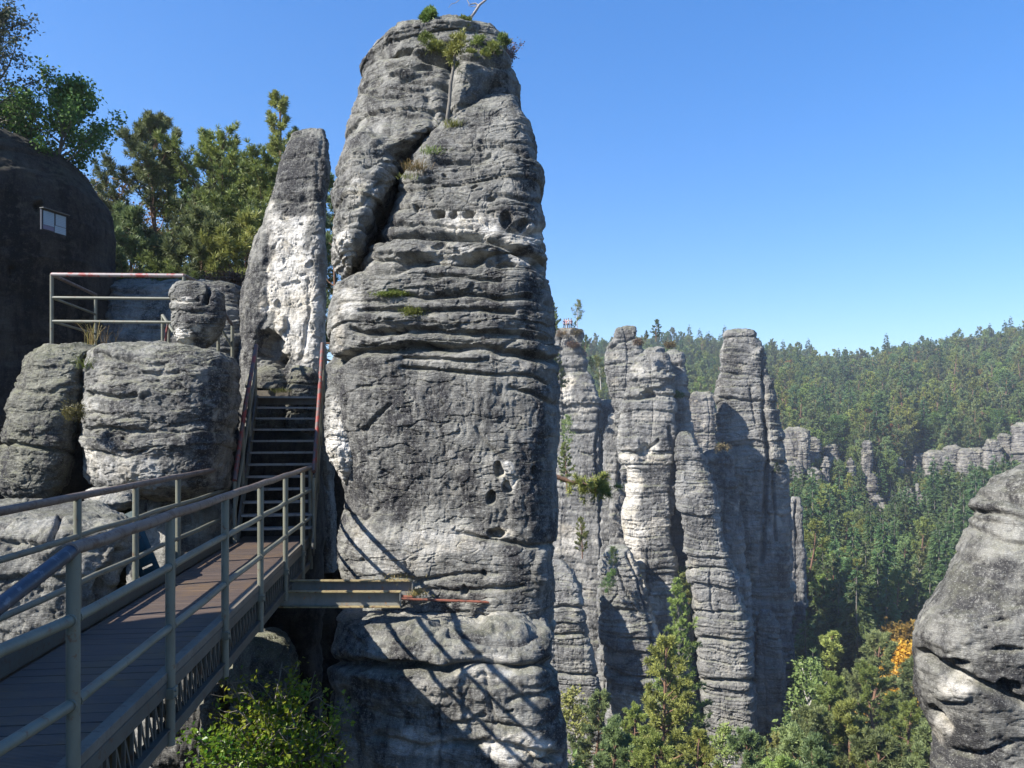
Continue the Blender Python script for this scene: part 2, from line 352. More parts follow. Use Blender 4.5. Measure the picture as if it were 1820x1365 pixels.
# front body
rock('main_column', [
    (168, 862, 893, 11.7, .2), (173, 850, 908, 11.7, .45), (182, 842, 916, 11.65, .7), (200, 828, 925, 11.6, .9), (240, 792, 938, 11.55, 1.05), (280, 750, 949, 11.5, 1.15), (310, 728, 957, 11.45, 1.2), (340, 716, 963, 11.4, 1.25),
    (370, 706, 966, 11.4, 1.3), (430, 678, 969, 11.35, 1.35), (475, 656, 970, 11.3, 1.4), (500, 638, 971, 11.3, 1.4), (520, 600, 973, 11.3, 1.42), (560, 584, 977, 11.3, 1.45), (600, 578, 981, 11.3, 1.45), (630, 578, 983, 11.3, 1.45),
    (645, 582, 984, 11.3, 1.45), (680, 584, 986, 11.3, 1.45), (740, 590, 989, 11.3, 1.45), (800, 606, 991, 11.3, 1.45), (850, 612, 995, 11.3, 1.42), (880, 615, 996, 11.3, 1.4), (905, 606, 995, 11.3, 1.4), (940, 596, 990, 11.25, 1.4), (970, 595, 988, 11.2, 1.38),
    (1000, 600, 988, 11.2, 1.36), (1020, 608, 986, 11.2, 1.34), (1050, 612, 985, 11.2, 1.34), (1080, 612, 986, 11.2, 1.3), (1120, 612, 986, 11.2, 1.3)],
    M_TOWER, T, TO, seed=5, na=760, nr=960, expo=3.6, skew=-.22, low=(.09, .7), st=(.20, .050, .035), st2=(.055, .017), mid=.024, rill=.020, fine=.006,
    zmask=[(160, 1, .15), (500, 1.1, .15), (640, 1.1, .2), (672, .45, .6), (720, .16, 1), (900, .12, 1.0), (960, .25, .6), (1010, .5, .5), (1100, .6, .4)],
    grooves=[(g((855, 250), (885, 253), (912, 260), (940, 278)), 3.5, .08), (g((778, 285), (815, 283), (852, 278), (870, 272)), 3.5, .09),
             (g((655, 440), (676, 427), (729, 420), (771, 418), (806, 420), (848, 415), (877, 424), (929, 450), (960, 470)), 6, .20),
             (g((651, 486), (701, 479), (736, 465), (785, 458), (841, 463), (856, 452)), 6.5, .20), (g((757, 486), (813, 487), (848, 494), (890, 496)), 3.5, .08),
             (g((694, 519), (750, 526), (806, 524), (862, 526), (890, 531), (943, 528)), 4, .10), (g((641, 554), (715, 552), (778, 551), (848, 552), (912, 556)), 4, .10),
             (g((625, 585), (648, 591), (708, 589), (757, 586), (813, 591), (890, 591), (947, 594)), 5, .12),
             (g((574, 636), (595, 645), (641, 623), (701, 621), (743, 616), (806, 621), (859, 616), (912, 630), (985, 640)), 7, .26),
             (g((718, 635), (771, 640), (841, 644), (866, 637)), 3, .06), (g((715, 654), (778, 660), (862, 663), (898, 665), (947, 668), (975, 682)), 3, .08),
             (g((848, 760), (869, 791), (901, 816)), 2.6, .05), (g((648, 765), (668, 742), (700, 718)), 3, .05), (g((810, 948), (835, 951), (900, 962), (935, 969), (985, 967)), 4, .10),
             (g((760, 376), (800, 380), (850, 384)), 4, .06), (g((690, 400), (760, 398), (840, 402)), 3, .05), (g((720, 330), (760, 326), (820, 330)), 2.5, .04),
             (g((880, 345), (930, 352), (966, 360)), 4, .07), (g((870, 395), (920, 405), (966, 415)), 6, .12), (g((690, 350), (720, 340)), 3, .05), (g((640, 690), (680, 684), (720, 690)), 3, .04),
             (g((600, 540), (640, 536), (690, 540)), 3, .05), (g((880, 620), (930, 600), (975, 600)), 4, .09), (g((905, 690), (945, 700), (985, 720)), 4, .08),
             (g((612, 905), (640, 925), (665, 900), (655, 880)), 3, .06), (g((640, 1025), (760, 1030), (880, 1020)), 4, .06), (g((660, 1045), (800, 1050), (930, 1040)), 4, .06)],
    pits=[(739, 369, 7, 7, .14), (776, 375, 14, 9, .20), (803, 373, 9, 7, .12), (832, 377, 13, 8, .17), (760, 325, 7, 4, .07), (790, 312, 6, 3, .05), (842, 328, 8, 4, .07), (871, 350, 9, 6, .07), (900, 385, 14, 12, .14), (935, 395, 12, 10, .12),
          (889, 832, 8, 16, .13), (899, 864, 7, 12, .13), (873, 887, 10, 14, .14), (948, 838, 7, 12, .10), (881, 946, 17, 10, .20), (826, 1050, 5, 11, .10), (857, 1022, 8, 7, .10), (643, 995, 5, 6, .07), (718, 1004, 3, 8, .05),
          (780, 438, 16, 6, .06), (900, 465, 24, 5, .08), (870, 462, 8, 5, .07), (640, 500, 8, 8, .06), (740, 1035, 10, 5, .06), (800, 505, 60, 12, -.05), (760, 570, 80, 12, -.05), (700, 605, 60, 12, -.06), (860, 575, 60, 12, -.05),
          (720, 445, 60, 14, -.06), (850, 440, 50, 12, -.06), (930, 910, 30, 60, -.05), (960, 1010, 14, 40, -.06)],
    pale=[(850, 400, 60, 20, .85), (800, 450, 70, 16, .5), (930, 420, 40, 18, .7), (940, 460, 30, 12, .6), (620, 540, 25, 30, .6), (600, 590, 14, 30, .55), (905, 850, 13, 26, .9), (890, 948, 26, 10, .9), (860, 400, 20, 20, .7),
          (640, 960, 24, 30, .35), (780, 960, 80, 30, .45), (700, 1000, 60, 26, .4), (615, 625, 14, 10, .7), (925, 650, 20, 10, .4), (840, 972, 60, 14, .4), (800, 376, 60, 8, .5), (760, 640, 60, 8, .3)],
    dark=[(780, 720, 120, 50, .55), (720, 780, 90, 60, .5), (800, 850, 90, 70, .55), (940, 500, 24, 260, .55), (950, 850, 34, 130, .75), (900, 380, 40, 22, .7), (690, 900, 60, 40, .4), (970, 940, 20, 30, .7)], moss=.45, pale_noise=.22)  # right-edge dark strips paint in the shaded side; other patches are patina
# small hanging block at the left edge
rock('hanging_block', [
    (686, 592, 602, 10.75, .05), (692, 585, 612, 10.75, .2), (705, 582, 622, 10.75, .30), (740, 580, 634, 10.75, .36), (770, 579, 645, 10.75, .38), (800, 581, 647, 10.75, .38), (820, 587, 643, 10.75, .34), (835, 598, 634, 10.75, .26), (848, 606, 622, 10.75, .14), (860, 611, 617, 10.75, .05)],
    M_TOWER, T, TO, seed=8, na=220, nr=240, expo=2.4, low=(.04, 1.5), st=(.2, .015, .01), mid=.018, rill=.02, pale=[(608, 800, 40, 60, .95), (600, 740, 20, 40, .5)], grooves=[(g((625, 745), (640, 790), (632, 820)), 3, .04)],
    pits=[(618, 808, 3, 2, .03), (610, 815, 5, 2, .03)], moss=.2, dark_noise=.3)
# base
rock('base', [
    (1064, 680, 900, 10.7, .9), (1068, 640, 950, 10.65, 1.25), (1074, 616, 975, 10.6, 1.45), (1085, 606, 984, 10.55, 1.55), (1110, 596, 990, 10.5, 1.62), (1150, 590, 995, 10.5, 1.62), (1182, 590, 996, 10.5, 1.58), (1220, 589, 998, 10.5, 1.6), (1300, 590, 1000, 10.5, 1.62),
    (1365, 592, 1002, 10.5, 1.65), (1600, 592, 1010, 10.5, 1.7), (2000, 595, 1020, 10.5, 1.8), (2600, 600, 1030, 10.5, 1.8)],
    M_TOWER, T, TO, seed=9, na=640, nr=760, expo=4.6, skew=-.25, low=(.10, .6), st=(.45, .05, .03), st2=(.11, .008), mid=.030, rill=.008, fine=.006,
    grooves=[(g((590, 1175), (633, 1185), (679, 1189), (729, 1189), (786, 1193), (835, 1178), (871, 1175), (906, 1186), (953, 1182), (998, 1175)), 8, .34),
             (g((800, 1125), (835, 1132), (871, 1134), (921, 1132), (956, 1115)), 5, .13), (g((905, 1245), (950, 1240), (990, 1225)), 4, .07), (g((800, 1290), (850, 1280), (920, 1290)), 5, .06), (g((860, 1190), (880, 1280), (870, 1365)), 4, .05),
             (g((780, 1270), (778, 1365)), 4, .06), (g((690, 1120), (740, 1135), (775, 1125)), 4, .05), (g((660, 1310), (760, 1330), (880, 1320), (990, 1340)), 6, .10), (g((920, 1330), (950, 1350), (990, 1345)), 5, .12)],
    pits=[(900, 1105, 50, 18, -.10), (700, 1110, 70, 22, -.05), (855, 1270, 12, 5, .06), (905, 1262, 10, 5, .06), (840, 1160, 20, 6, .05)],
    pale=[(820, 1085, 140, 16, .35), (930, 1330, 70, 26, .9), (860, 1200, 60, 10, .6), (880, 1165, 30, 8, .6), (760, 1230, 60, 30, .3), (740, 1320, 60, 30, .5)], dark=[(975, 1250, 24, 120, .6), (830, 1230, 40, 30, .4), (660, 1240, 60, 60, .4)], moss=.5, pale_noise=.25)

# slab pinnacle behind the stairs
o, _, _ = rock('rock_slab', [
    (229, 538, 562, 15.1, .1), (231, 528, 572, 15.1, .3), (238, 518, 580, 15.1, .5), (255, 508, 584, 15.1, .6), (280, 500, 585, 15.1, .68), (320, 492, 584, 15.1, .75), (360, 481, 582, 15.1, .8), (400, 470, 581, 15.1, .85), (425, 452, 580, 15.1, .9), (470, 441, 580, 15.1, .92), (520, 431, 579, 15.1, .95),
    (560, 424, 578, 15.1, .97), (620, 418, 578, 15.1, 1.0), (700, 414, 580, 15.1, 1.0), (800, 410, 590, 15.1, 1.0), (1000, 410, 600, 15.1, 1.0)],
    M_TOWER, None, tuple(W(500, 760, 14.4)), seed=21, na=420, nr=560, expo=4.2, skew=-.22, low=(.05, .9), st=(.3, .015, .02), st2=(.07, .006), mid=.024, rill=.014, fine=.008,
    zmask=[(230, 1.4, .2), (370, 1, .3), (420, .4, 1), (700, .3, 1)],
    grooves=[(g((470, 402), (473, 480), (476, 560), (455, 600)), 5, .07), (g((545, 500), (548, 560), (535, 640)), 4, .07), (g((495, 352), (530, 358), (575, 352)), 4, .07), (g((572, 250), (566, 330), (572, 380)), 5, .05), (g((480, 440), (500, 425), (520, 445)), 3, .05), (g((485, 500), (505, 510), (530, 500)), 3, .04)],
    pits=[(476, 615, 26, 34, .42), (492, 640, 22, 18, .35), (505, 385, 9, 3, .06), (535, 395, 4, 3, .05), (500, 575, 12, 16, -.10), (495, 540, 8, 8, .06), (550, 470, 10, 6, .05)],
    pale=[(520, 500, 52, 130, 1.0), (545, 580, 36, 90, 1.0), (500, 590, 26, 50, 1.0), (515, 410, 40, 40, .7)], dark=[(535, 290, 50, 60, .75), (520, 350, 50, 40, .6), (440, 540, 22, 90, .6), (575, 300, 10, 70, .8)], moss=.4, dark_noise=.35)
tag(o, 'pointed slab of sandstone with a chalky pale face behind the stairs', 'rock')

# dark cliff on the left
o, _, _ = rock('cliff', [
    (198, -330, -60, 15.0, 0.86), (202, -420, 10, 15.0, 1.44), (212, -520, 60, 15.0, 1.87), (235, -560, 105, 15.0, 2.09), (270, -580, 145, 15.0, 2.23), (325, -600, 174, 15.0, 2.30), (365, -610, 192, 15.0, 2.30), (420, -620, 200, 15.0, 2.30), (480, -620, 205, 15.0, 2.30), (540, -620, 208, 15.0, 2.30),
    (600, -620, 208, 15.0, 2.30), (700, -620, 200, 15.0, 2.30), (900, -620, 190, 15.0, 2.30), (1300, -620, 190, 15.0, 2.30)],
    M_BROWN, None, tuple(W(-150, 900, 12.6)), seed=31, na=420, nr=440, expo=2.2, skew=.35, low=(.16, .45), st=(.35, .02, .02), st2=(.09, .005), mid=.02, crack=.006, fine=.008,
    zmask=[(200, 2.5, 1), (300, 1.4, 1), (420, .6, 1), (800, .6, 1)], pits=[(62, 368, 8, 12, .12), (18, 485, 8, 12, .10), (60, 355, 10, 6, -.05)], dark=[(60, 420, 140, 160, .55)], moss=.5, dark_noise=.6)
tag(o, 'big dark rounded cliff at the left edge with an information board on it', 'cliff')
# cliff beside and behind the viewpoint, it shades the near half of the footbridge
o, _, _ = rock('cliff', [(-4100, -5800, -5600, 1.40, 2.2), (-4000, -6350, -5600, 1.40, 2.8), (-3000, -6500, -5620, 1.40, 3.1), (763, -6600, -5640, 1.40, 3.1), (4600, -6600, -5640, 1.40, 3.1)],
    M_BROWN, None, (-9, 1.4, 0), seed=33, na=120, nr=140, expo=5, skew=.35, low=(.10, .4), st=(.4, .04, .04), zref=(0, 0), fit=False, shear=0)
tag(o, 'sandstone cliff wall beside the near end of the footbridge, outside the frame', 'cliff')

def boulder(name, ctrl, mat, label, seed, base, cat='boulder', group=None, **kw):
    o, P, N = rock(name, ctrl, mat, None, tuple(W(*base)), seed=seed, **kw); tag(o, label, cat, group); return o
boulder('boulder', [(612, 80, 150, 12.3, 0.38), (616, 66, 168, 12.3, 0.68), (625, 56, 172, 12.3, 0.86), (650, 40, 160, 12.3, 1.01), (695, 27, 152, 12.3, 1.09), (740, 14, 142, 12.3, 1.12), (780, 3, 132, 12.3, 1.12), (820, -8, 126, 12.3, 1.09), (850, -14, 118, 12.3, 0.98), (872, -8, 106, 12.3, 0.83), (886, 15, 90, 12.3, 0.60), (890, 30, 75, 12.3, 0.38)],
    M_GREEN, 'greenish grey boulder at the far left, beside the larger one carrying the balanced rock', 41, (70, 890, 11.4), na=340, nr=360, expo=2.6, skew=-.15, low=(.09, .7), st=(.32, .03, .03), mid=.035, moss=.6,
    grooves=[(g((0, 790), (40, 788), (80, 798), (124, 805)), 4, .14), (g((30, 690), (90, 700), (150, 680)), 4, .05), (g((45, 650), (100, 640), (160, 650)), 3, .04)], pits=[(70, 640, 60, 14, -.05), (60, 750, 40, 25, -.04)])
boulder('boulder', [(608, 200, 300, 12.15, .6), (611, 180, 350, 12.15, 1.0), (617, 168, 385, 12.15, 1.4), (628, 160, 405, 12.15, 1.6), (650, 154, 418, 12.15, 1.75), (686, 150, 424, 12.15, 1.85), (739, 144, 422, 12.15, 1.9), (792, 141, 416, 12.15, 1.9), (834, 146, 408, 12.15, 1.8), (855, 158, 402, 12.15, 1.6), (866, 180, 395, 12.15, 1.3), (872, 220, 370, 12.15, .9)],
    M_TOWER, 'large squarish grey boulder right of the greenish one, carrying the balanced rock', 43, (270, 870, 11.6), na=440, nr=400, expo=2.7, skew=-.12, low=(.10, .6), st=(.34, .03, .03), mid=.040, rill=.014, moss=.7,
    zmask=[(600, 1, .2), (720, .7, .6), (870, .4, 1)],
    grooves=[(g((160, 700), (180, 705), (215, 708), (240, 700)), 4, .07), (g((150, 735), (210, 742), (260, 745)), 4, .06), (g((150, 765), (200, 760), (270, 768)), 3, .05), (g((190, 632), (220, 640), (260, 650), (310, 642)), 4, .08), (g((250, 660), (290, 665), (330, 655)), 3, .05), (g((160, 800), (220, 815), (260, 800)), 3, .05)],
    pits=[(164, 652, 6, 6, .12), (162, 696, 6, 5, .10), (225, 690, 60, 16, -.05), (200, 625, 30, 8, -.04), (215, 750, 50, 12, -.04)],
    pale=[(155, 808, 12, 14, 1.0), (190, 830, 50, 30, .55), (250, 840, 40, 30, .4), (165, 720, 16, 16, .4)], dark=[(200, 790, 50, 30, .5), (350, 720, 60, 120, .7)], pale_noise=.3)  # large dark patch on the right paints in that side's shade
boulder('balanced_rock', [(502, 318, 345, 11.9, .1), (505, 310, 362, 11.9, .22), (510, 304, 380, 11.9, .32), (522, 301, 397, 11.9, .38), (545, 301, 402, 11.9, .42), (575, 304, 402, 11.9, .42), (592, 307, 398, 11.9, .38), (604, 313, 390, 11.9, .32), (612, 326, 380, 11.9, .24), (619, 335, 372, 11.9, .2), (625, 335, 372, 11.9, .2)],
    M_TOWER, 'small balanced rock with a cleft top perched on the large boulder', 45, (352, 620, 11.9), na=300, nr=300, expo=2.5, low=(.05, 1.4), st=(.16, .018, .02), mid=.022, moss=.4,
    grooves=[(g((371, 500), (371, 520), (366, 535)), 4, .22), (g((300, 533), (330, 536), (352, 533)), 3, .05), (g((304, 552), (340, 556), (360, 553)), 3, .04)], pits=[(370, 503, 5, 6, .2)],
    pale=[(325, 598, 28, 16, 1.0), (320, 533, 22, 6, .7), (350, 585, 12, 10, .8)], dark=[(360, 550, 30, 30, .6), (328, 563, 20, 12, .5)])
boulder('boulder', [(903, -60, 140, 8.7, 0.58), (908, -160, 200, 8.7, 0.83), (918, -200, 228, 8.7, 0.96), (935, -220, 238, 8.7, 1.02), (965, -230, 232, 8.7, 1.06), (1000, -230, 215, 8.7, 1.06), (1040, -230, 198, 8.7, 1.02), (1100, -230, 195, 8.7, 1.02), (1200, -230, 195, 8.7, 1.02), (1500, -230, 220, 8.7, 1.02), (2400, -230, 230, 8.7, 1.02)],
    M_TOWER, 'broad pale grey rock below the boulders, behind the left railing', 47, (60, 1400, 8.7), na=440, nr=440, expo=3.4, skew=-.04, low=(.10, .6), st=(.5, .02, .03), mid=.040, rill=.010, moss=.5,
    grooves=[(g((-60, 955), (0, 962), (50, 970), (86, 975), (92, 950), (103, 925), (110, 908)), 4, .10), (g((170, 1085), (200, 1010), (215, 985)), 8, .12), (g((0, 1040), (60, 1020), (150, 1035)), 5, .05)],
    pits=[(180, 1040, 14, 30, .10), (200, 990, 20, 16, -.05)], pale=[(60, 930, 120, 18, .2), (180, 1010, 40, 40, .3)], dark_noise=.8, dark=[(190, 1050, 22, 40, .7)])
boulder('boulder', [(868, 165, 215, 10.4, .3), (873, 150, 238, 10.4, .5), (885, 146, 246, 10.4, .65), (897, 152, 240, 10.4, .6), (904, 170, 225, 10.4, .4)],
    M_TOWER, 'low flat grey rock wedged under the large boulder', 49, (195, 905, 10.4), na=160, nr=120, expo=2.4, low=(.05, 1.), mid=.03, rill=.014, pale=[(170, 880, 20, 10, .8)], pale_noise=.5)
boulder('boulder', [(862, 260, 370, 13.1, .5), (870, 240, 400, 13.1, 1.0), (890, 236, 410, 13.1, 1.3), (940, 234, 412, 13.1, 1.4), (1000, 230, 414, 13.1, 1.5), (1100, 232, 414, 13.1, 1.5), (1500, 240, 414, 13.1, 1.5), (2400, 240, 420, 13.1, 1.6)],
    M_TOWER, 'rough shaded rock behind the left railing posts below the large boulder', 51, (320, 1400, 12.2), na=260, nr=300, expo=2.6, skew=.1, low=(.14, .8), st=(.4, .03, .04), mid=.05, moss=.4, pale=[(270, 930, 30, 40, .5), (380, 900, 60, 50, .4)])
boulder('boulder', [(652, 470, 485, 13.6, .1), (656, 455, 498, 13.6, .25), (666, 446, 505, 13.6, .35), (690, 440, 507, 13.6, .4), (720, 436, 508, 13.6, .4), (760, 436, 508, 13.6, .4)],
    M_GREEN, 'low smooth stone at the head of the stairs, left of the upright one', 53, (472, 720, 13.6), na=140, nr=110, expo=2.4, low=(.05, 1.4), mid=.015)
boulder('boulder', [(650, 528, 540, 13.4, .1), (654, 520, 558, 13.4, .2), (665, 514, 566, 13.4, .3), (690, 509, 570, 13.4, .34), (720, 506, 572, 13.4, .34), (760, 506, 572, 13.4, .34)],
    M_GREEN, 'upright yellowish stone at the head of the stairs beside the red handrail', 55, (538, 720, 13.4), na=140, nr=110, expo=2.8, low=(.04, 1.4), mid=.015, moss=.5)
boulder('boulder', [(1126, 455, 488, 10.9, .15), (1134, 438, 506, 10.9, .4), (1150, 425, 518, 10.9, .55), (1180, 412, 524, 10.9, .65), (1220, 402, 522, 10.9, .7), (1260, 403, 515, 10.9, .7), (1300, 412, 500, 10.9, .65), (1340, 420, 495, 10.9, .6), (1500, 420, 495, 10.9, .6)],
    M_GREEN, 'yellowish mossy rock under the footbridge behind the leafy bush', 57, (460, 1400, 9.7), na=240, nr=260, expo=2.6, low=(.08, .9), mid=.03, moss=.7, pits=[(505, 1170, 8, 22, .10), (470, 1270, 20, 20, .06)])
boulder('boulder', [(1205, 376, 390, 11.2, .1), (1216, 368, 396, 11.2, .25), (1240, 360, 398, 11.2, .32), (1270, 358, 398, 11.2, .34), (1300, 352, 396, 11.2, .34), (1400, 350, 396, 11.2, .3)],
    M_GREEN, 'small upright rock beside the mossy rock under the footbridge', 59, (380, 1400, 10.2), na=120, nr=140, expo=2.4, low=(.05, 1.4), mid=.02)
# layered rock bank behind the platform railing
boulder('rock_bank', [(500, 205, 330, 16.5, .8), (506, 190, 400, 16.5, 1.3), (515, 180, 430, 16.5, 1.6), (540, 178, 440, 16.4, 1.7), (580, 178, 445, 16.3, 1.8), (620, 178, 445, 16.3, 1.9), (700, 178, 445, 16.3, 2.0), (800, 178, 445, 16.3, 2.0)],
    M_TOWER, 'low bank of thin layered rock with grass on top behind the platform railing', 61, (310, 700, 16.5), cat='rock bank', na=300, nr=240, expo=4, low=(.12, .6), st=(.12, .06, .05), st2=(.05, .02), mid=.04, moss=.5, dark_noise=.4)
# rock at the right edge
boulder('rock_outcrop', [
    (800, 1860, 2100, 11.8, .4), (815, 1835, 2200, 11.8, .8), (828, 1808, 2260, 11.8, 1.2), (845, 1770, 2300, 11.8, 1.5), (873, 1745, 2330, 11.8, 1.7), (890, 1735, 2350, 11.8, 1.8), (915, 1732, 2360, 11.8, 1.85), (935, 1724, 2370, 11.8, 1.9), (968, 1700, 2380, 11.8, 1.95), (1026, 1669, 2400, 11.8, 2.1), (1060, 1643, 2400, 11.8, 2.15), (1077, 1631, 2400, 11.8, 2.15), (1104, 1622, 2400, 11.8, 2.15),
    (1145, 1625, 2400, 11.8, 2.1), (1206, 1632, 2400, 11.8, 2.0), (1247, 1646, 2400, 11.8, 1.95), (1268, 1658, 2400, 11.8, 1.9), (1343, 1663, 2400, 11.8, 1.9), (1500, 1675, 2400, 11.8, 1.9), (2200, 1690, 2400, 11.8, 1.9)],
    M_TOWER, 'bulging grey sandstone outcrop at the right edge, overlooking the wooded gorge', 65, (1800, 1500, 11.8), cat='rock', na=620, nr=640, expo=2.4, low=(.12, .55), st=(.26, .05, .05), st2=(.07, .012), mid=.034, fine=.007, tilt=-.12, moss=.4,
    zmask=[(800, 1.4, 0), (960, 1.4, 0), (1000, .4, 0), (1040, .15, 0), (1300, .3, 0), (1365, .4, 0)],
    grooves=[(g((1640, 1162), (1668, 1182), (1710, 1200), (1740, 1215), (1820, 1250)), 8, .30), (g((1735, 912), (1760, 905), (1800, 915), (1840, 930)), 5, .14), (g((1730, 940), (1780, 960), (1840, 965)), 4, .10), (g((1750, 885), (1790, 880), (1840, 900)), 5, .15), (g((1656, 1262), (1672, 1275), (1690, 1295)), 6, .2), (g((1700, 1330), (1740, 1340), (1800, 1330)), 5, .1)],
    pits=[(1733, 993, 7, 3, .06), (1755, 1115, 9, 3, .05), (1780, 1100, 18, 5, .06), (1790, 1155, 30, 6, .1), (1700, 1175, 26, 10, .1), (1790, 1220, 26, 18, .2), (1690, 1120, 60, 40, -.08), (1700, 1230, 40, 20, -.06)],
    pale=[(1710, 1215, 34, 24, .7), (1680, 1290, 22, 26, .6),], dark=[(1740, 1060, 70, 80, .8), (1780, 1200, 60, 60, .85), (1660, 1150, 30, 40, .55), (1700, 1320, 60, 50, .7), (1790, 1010, 60, 30, .5)], dark_noise=1.0, pale_noise=.0, rill=.012)  # dark patches, largely painted for the soft tree shade on the lower face
# ------------------------------------------------------------------ metal and wood
def basis(d):
    d = np.asarray(d, float); d = d / (np.linalg.norm(d) + 1e-12)
    a = np.array([0, 0, 1.0]) if abs(d[2]) < .9 else np.array([1.0, 0, 0])
    u = np.cross(a, d); u /= np.linalg.norm(u); return u, np.cross(d, u), d
class MB:
    """collects pieces of ONE mesh"""
    def __init__(s): s.V = []; s.q = []; s.t = []; s.n = 0; s.big = []
    def add(s, V, quads=(), tris=()):
        V = np.asarray(V, float); s.V.append(V)
        if len(quads): s.q.append(np.asarray(quads) + s.n)
        if len(tris): s.t.append(np.asarray(tris) + s.n)
        s.n += len(V); return s
    def tube(s, pts, r, k=10, cap=True):
        pts = [np.asarray(p, float) for p in pts]; m = len(pts)
        r = [r] * m if np.isscalar(r) else list(r); V = []
        for i, p in enumerate(pts):
            d = pts[min(i + 1, m - 1)] - pts[max(i - 1, 0)]
            if i == 0: u, v, _ = basis(d)
            else:
                dn = d / (np.linalg.norm(d) + 1e-12); u = u - dn * u.dot(dn); u /= np.linalg.norm(u) + 1e-12; v = np.cross(dn, u)
            for j in range(k):
                a = 2 * math.pi * j / k; V.append(p + r[i] * (math.cos(a) * u + math.sin(a) * v))
        q = [(i * k + j, i * k + (j + 1) % k, (i + 1) * k + (j + 1) % k, (i + 1) * k + j) for i in range(m - 1) for j in range(k)]
        t = []
        if cap:
            V += [pts[0], pts[-1]]; a, b = m * k, m * k + 1
            t = [(a, (j + 1) % k, j) for j in range(k)] + [(b, (m - 1) * k + j, (m - 1) * k + (j + 1) % k) for j in range(k)]
        return s.add(V, q, t)
    def box(s, c, ax, ay, az, bev=.004):
        """centre and three half-extent vectors, with small chamfers"""
        c, ax, ay, az = [np.asarray(x, float) for x in (c, ax, ay, az)]
        L = [np.linalg.norm(x) for x in (ax, ay, az)]; b = min(bev, min(L) * .45)
        e = [x / l for x, l in zip((ax, ay, az), L)]; V = []
        sg = [(i, j, k) for i in (-1, 1) for j in (-1, 1) for k in (-1, 1)]; idx = {}
        for g_ in sg:
            for a in range(3):
                l = [L[0] - b, L[1] - b, L[2] - b]; l[a] = L[a]
                idx[g_ + (a,)] = len(V); V.append(c + sum(e[i] * g_[i] * l[i] for i in range(3)))
        q, t = [], []
        for a in range(3):
            o1, o2 = [i for i in range(3) if i != a]
            for sa in (-1, 1):
                f = []
                for (p1, p2) in ((-1, -1), (1, -1), (1, 1), (-1, 1)):
                    g_ = [0, 0, 0]; g_[a] = sa; g_[o1] = p1; g_[o2] = p2; f.append(idx[tuple(g_) + (a,)])
                q.append(f)
            for s1 in (-1, 1):
                for s2 in (-1, 1):
                    g1 = [0, 0, 0]; g2 = [0, 0, 0]; g1[a] = -1; g2[a] = 1
                    for g_ in (g1, g2): g_[o1] = s1; g_[o2] = s2
                    g1, g2 = tuple(g1), tuple(g2); q.append([idx[g1 + (o1,)], idx[g2 + (o1,)], idx[g2 + (o2,)], idx[g1 + (o2,)]])
        for g_ in sg: t.append([idx[g_ + (0,)], idx[g_ + (1,)], idx[g_ + (2,)]])
        V = np.array(V)
        def fix(fs):
            out = []
            for f in fs:
                p = V[f]; n = np.cross(p[1] - p[0], p[2] - p[0])
                out.append(f[::-1] if n.dot(p.mean(0) - c) < 0 else f)
            return out
        return s.add(V, fix(q), fix(t))
    def beam(s, p0, p1, hw, hh, up=(0, 0, 1), bev=.004):
        p0, p1 = np.asarray(p0, float), np.asarray(p1, float); d = p1 - p0; L = np.linalg.norm(d); d /= L
        up = np.asarray(up, float); sd_ = np.cross(d, up); sd_ /= np.linalg.norm(sd_); u = np.cross(sd_, d)
        return s.box((p0 + p1) / 2, d * L / 2, sd_ * hw, u * hh, bev)
    def build(s, name, mat, parent=None, smooth=True, attrs=None):
        if parent is not None:
            o0 = np.array(parent.location); pp = parent.parent
            while pp is not None: o0 = o0 + np.array(pp.location); pp = pp.parent
            M = Matrix.Rotation(parent.rotation_euler.z, 3, 'Z')
        else: o0 = np.zeros(3)
        V = np.concatenate(s.V) - o0
        me = np_mesh(name, V, [np.concatenate(s.q) if s.q else [], np.concatenate(s.t) if s.t else []], attrs, smooth)
        if smooth:
            try: me.set_sharp_from_angle(angle=math.radians(35))
            except Exception: pass
        return link_mesh(name, me, mat, parent)

def paint_mat(name, c, chip, amt=.5, rough=.5, c2=None, scale=14, metal=0.0, bump=.002):
    m, t, b = new_mat(name); v = mapping(t); vs = mapping(t, (1, 1, .25))
    base = mixc(t, ramp(t, nz(t, v, 3, 5), [(.35, 0.0), (.65, 1.0)]), c, c2 or tuple(x * .78 for x in c))
    f = ramp(t, nz(t, v, scale, 8, .72), [(.62 - .24 * amt, 0.0), (.70 - .24 * amt, 1.0)])
    base = mixc(t, f, base, chip)
    base = mixc(t, ramp(t, nz(t, vs, 9, 6, .7), [(.5, 0.0), (.75, .55)]), base, tuple(x * .4 for x in c))
    t.links.new(base, b.inputs['Base Color']); b.inputs['Roughness'].default_value = rough; b.inputs['Metallic'].default_value = metal
    bp = nd(t, 'ShaderNodeBump'); bp.inputs['Distance'].default_value = bump; bp.inputs['Strength'].default_value = .8
    t.links.new(nz(t, v, scale * 1.5, 6, .7), bp.inputs['Height']); t.links.new(bp.outputs[0], b.inputs['Normal'])
    return m
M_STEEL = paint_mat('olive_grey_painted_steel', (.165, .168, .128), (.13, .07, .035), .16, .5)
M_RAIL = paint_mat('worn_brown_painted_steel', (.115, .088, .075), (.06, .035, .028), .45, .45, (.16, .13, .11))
M_RED = paint_mat('chipped_red_paint', (.28, .035, .022), (.09, .07, .065), .80, .55, (.17, .025, .02), 7)
M_REDPALE = paint_mat('chipped_red_and_white_paint', (.30, .26, .25), (.30, .04, .035), .55, .5, None, 5)
M_BLUE = paint_mat('worn_blue_grey_paint', (.04, .043, .06), (.13, .135, .15), .28, .4)
M_DARKSTEEL = paint_mat('dark_grey_steel', (.075, .078, .068), (.07, .04, .025), .3, .55)
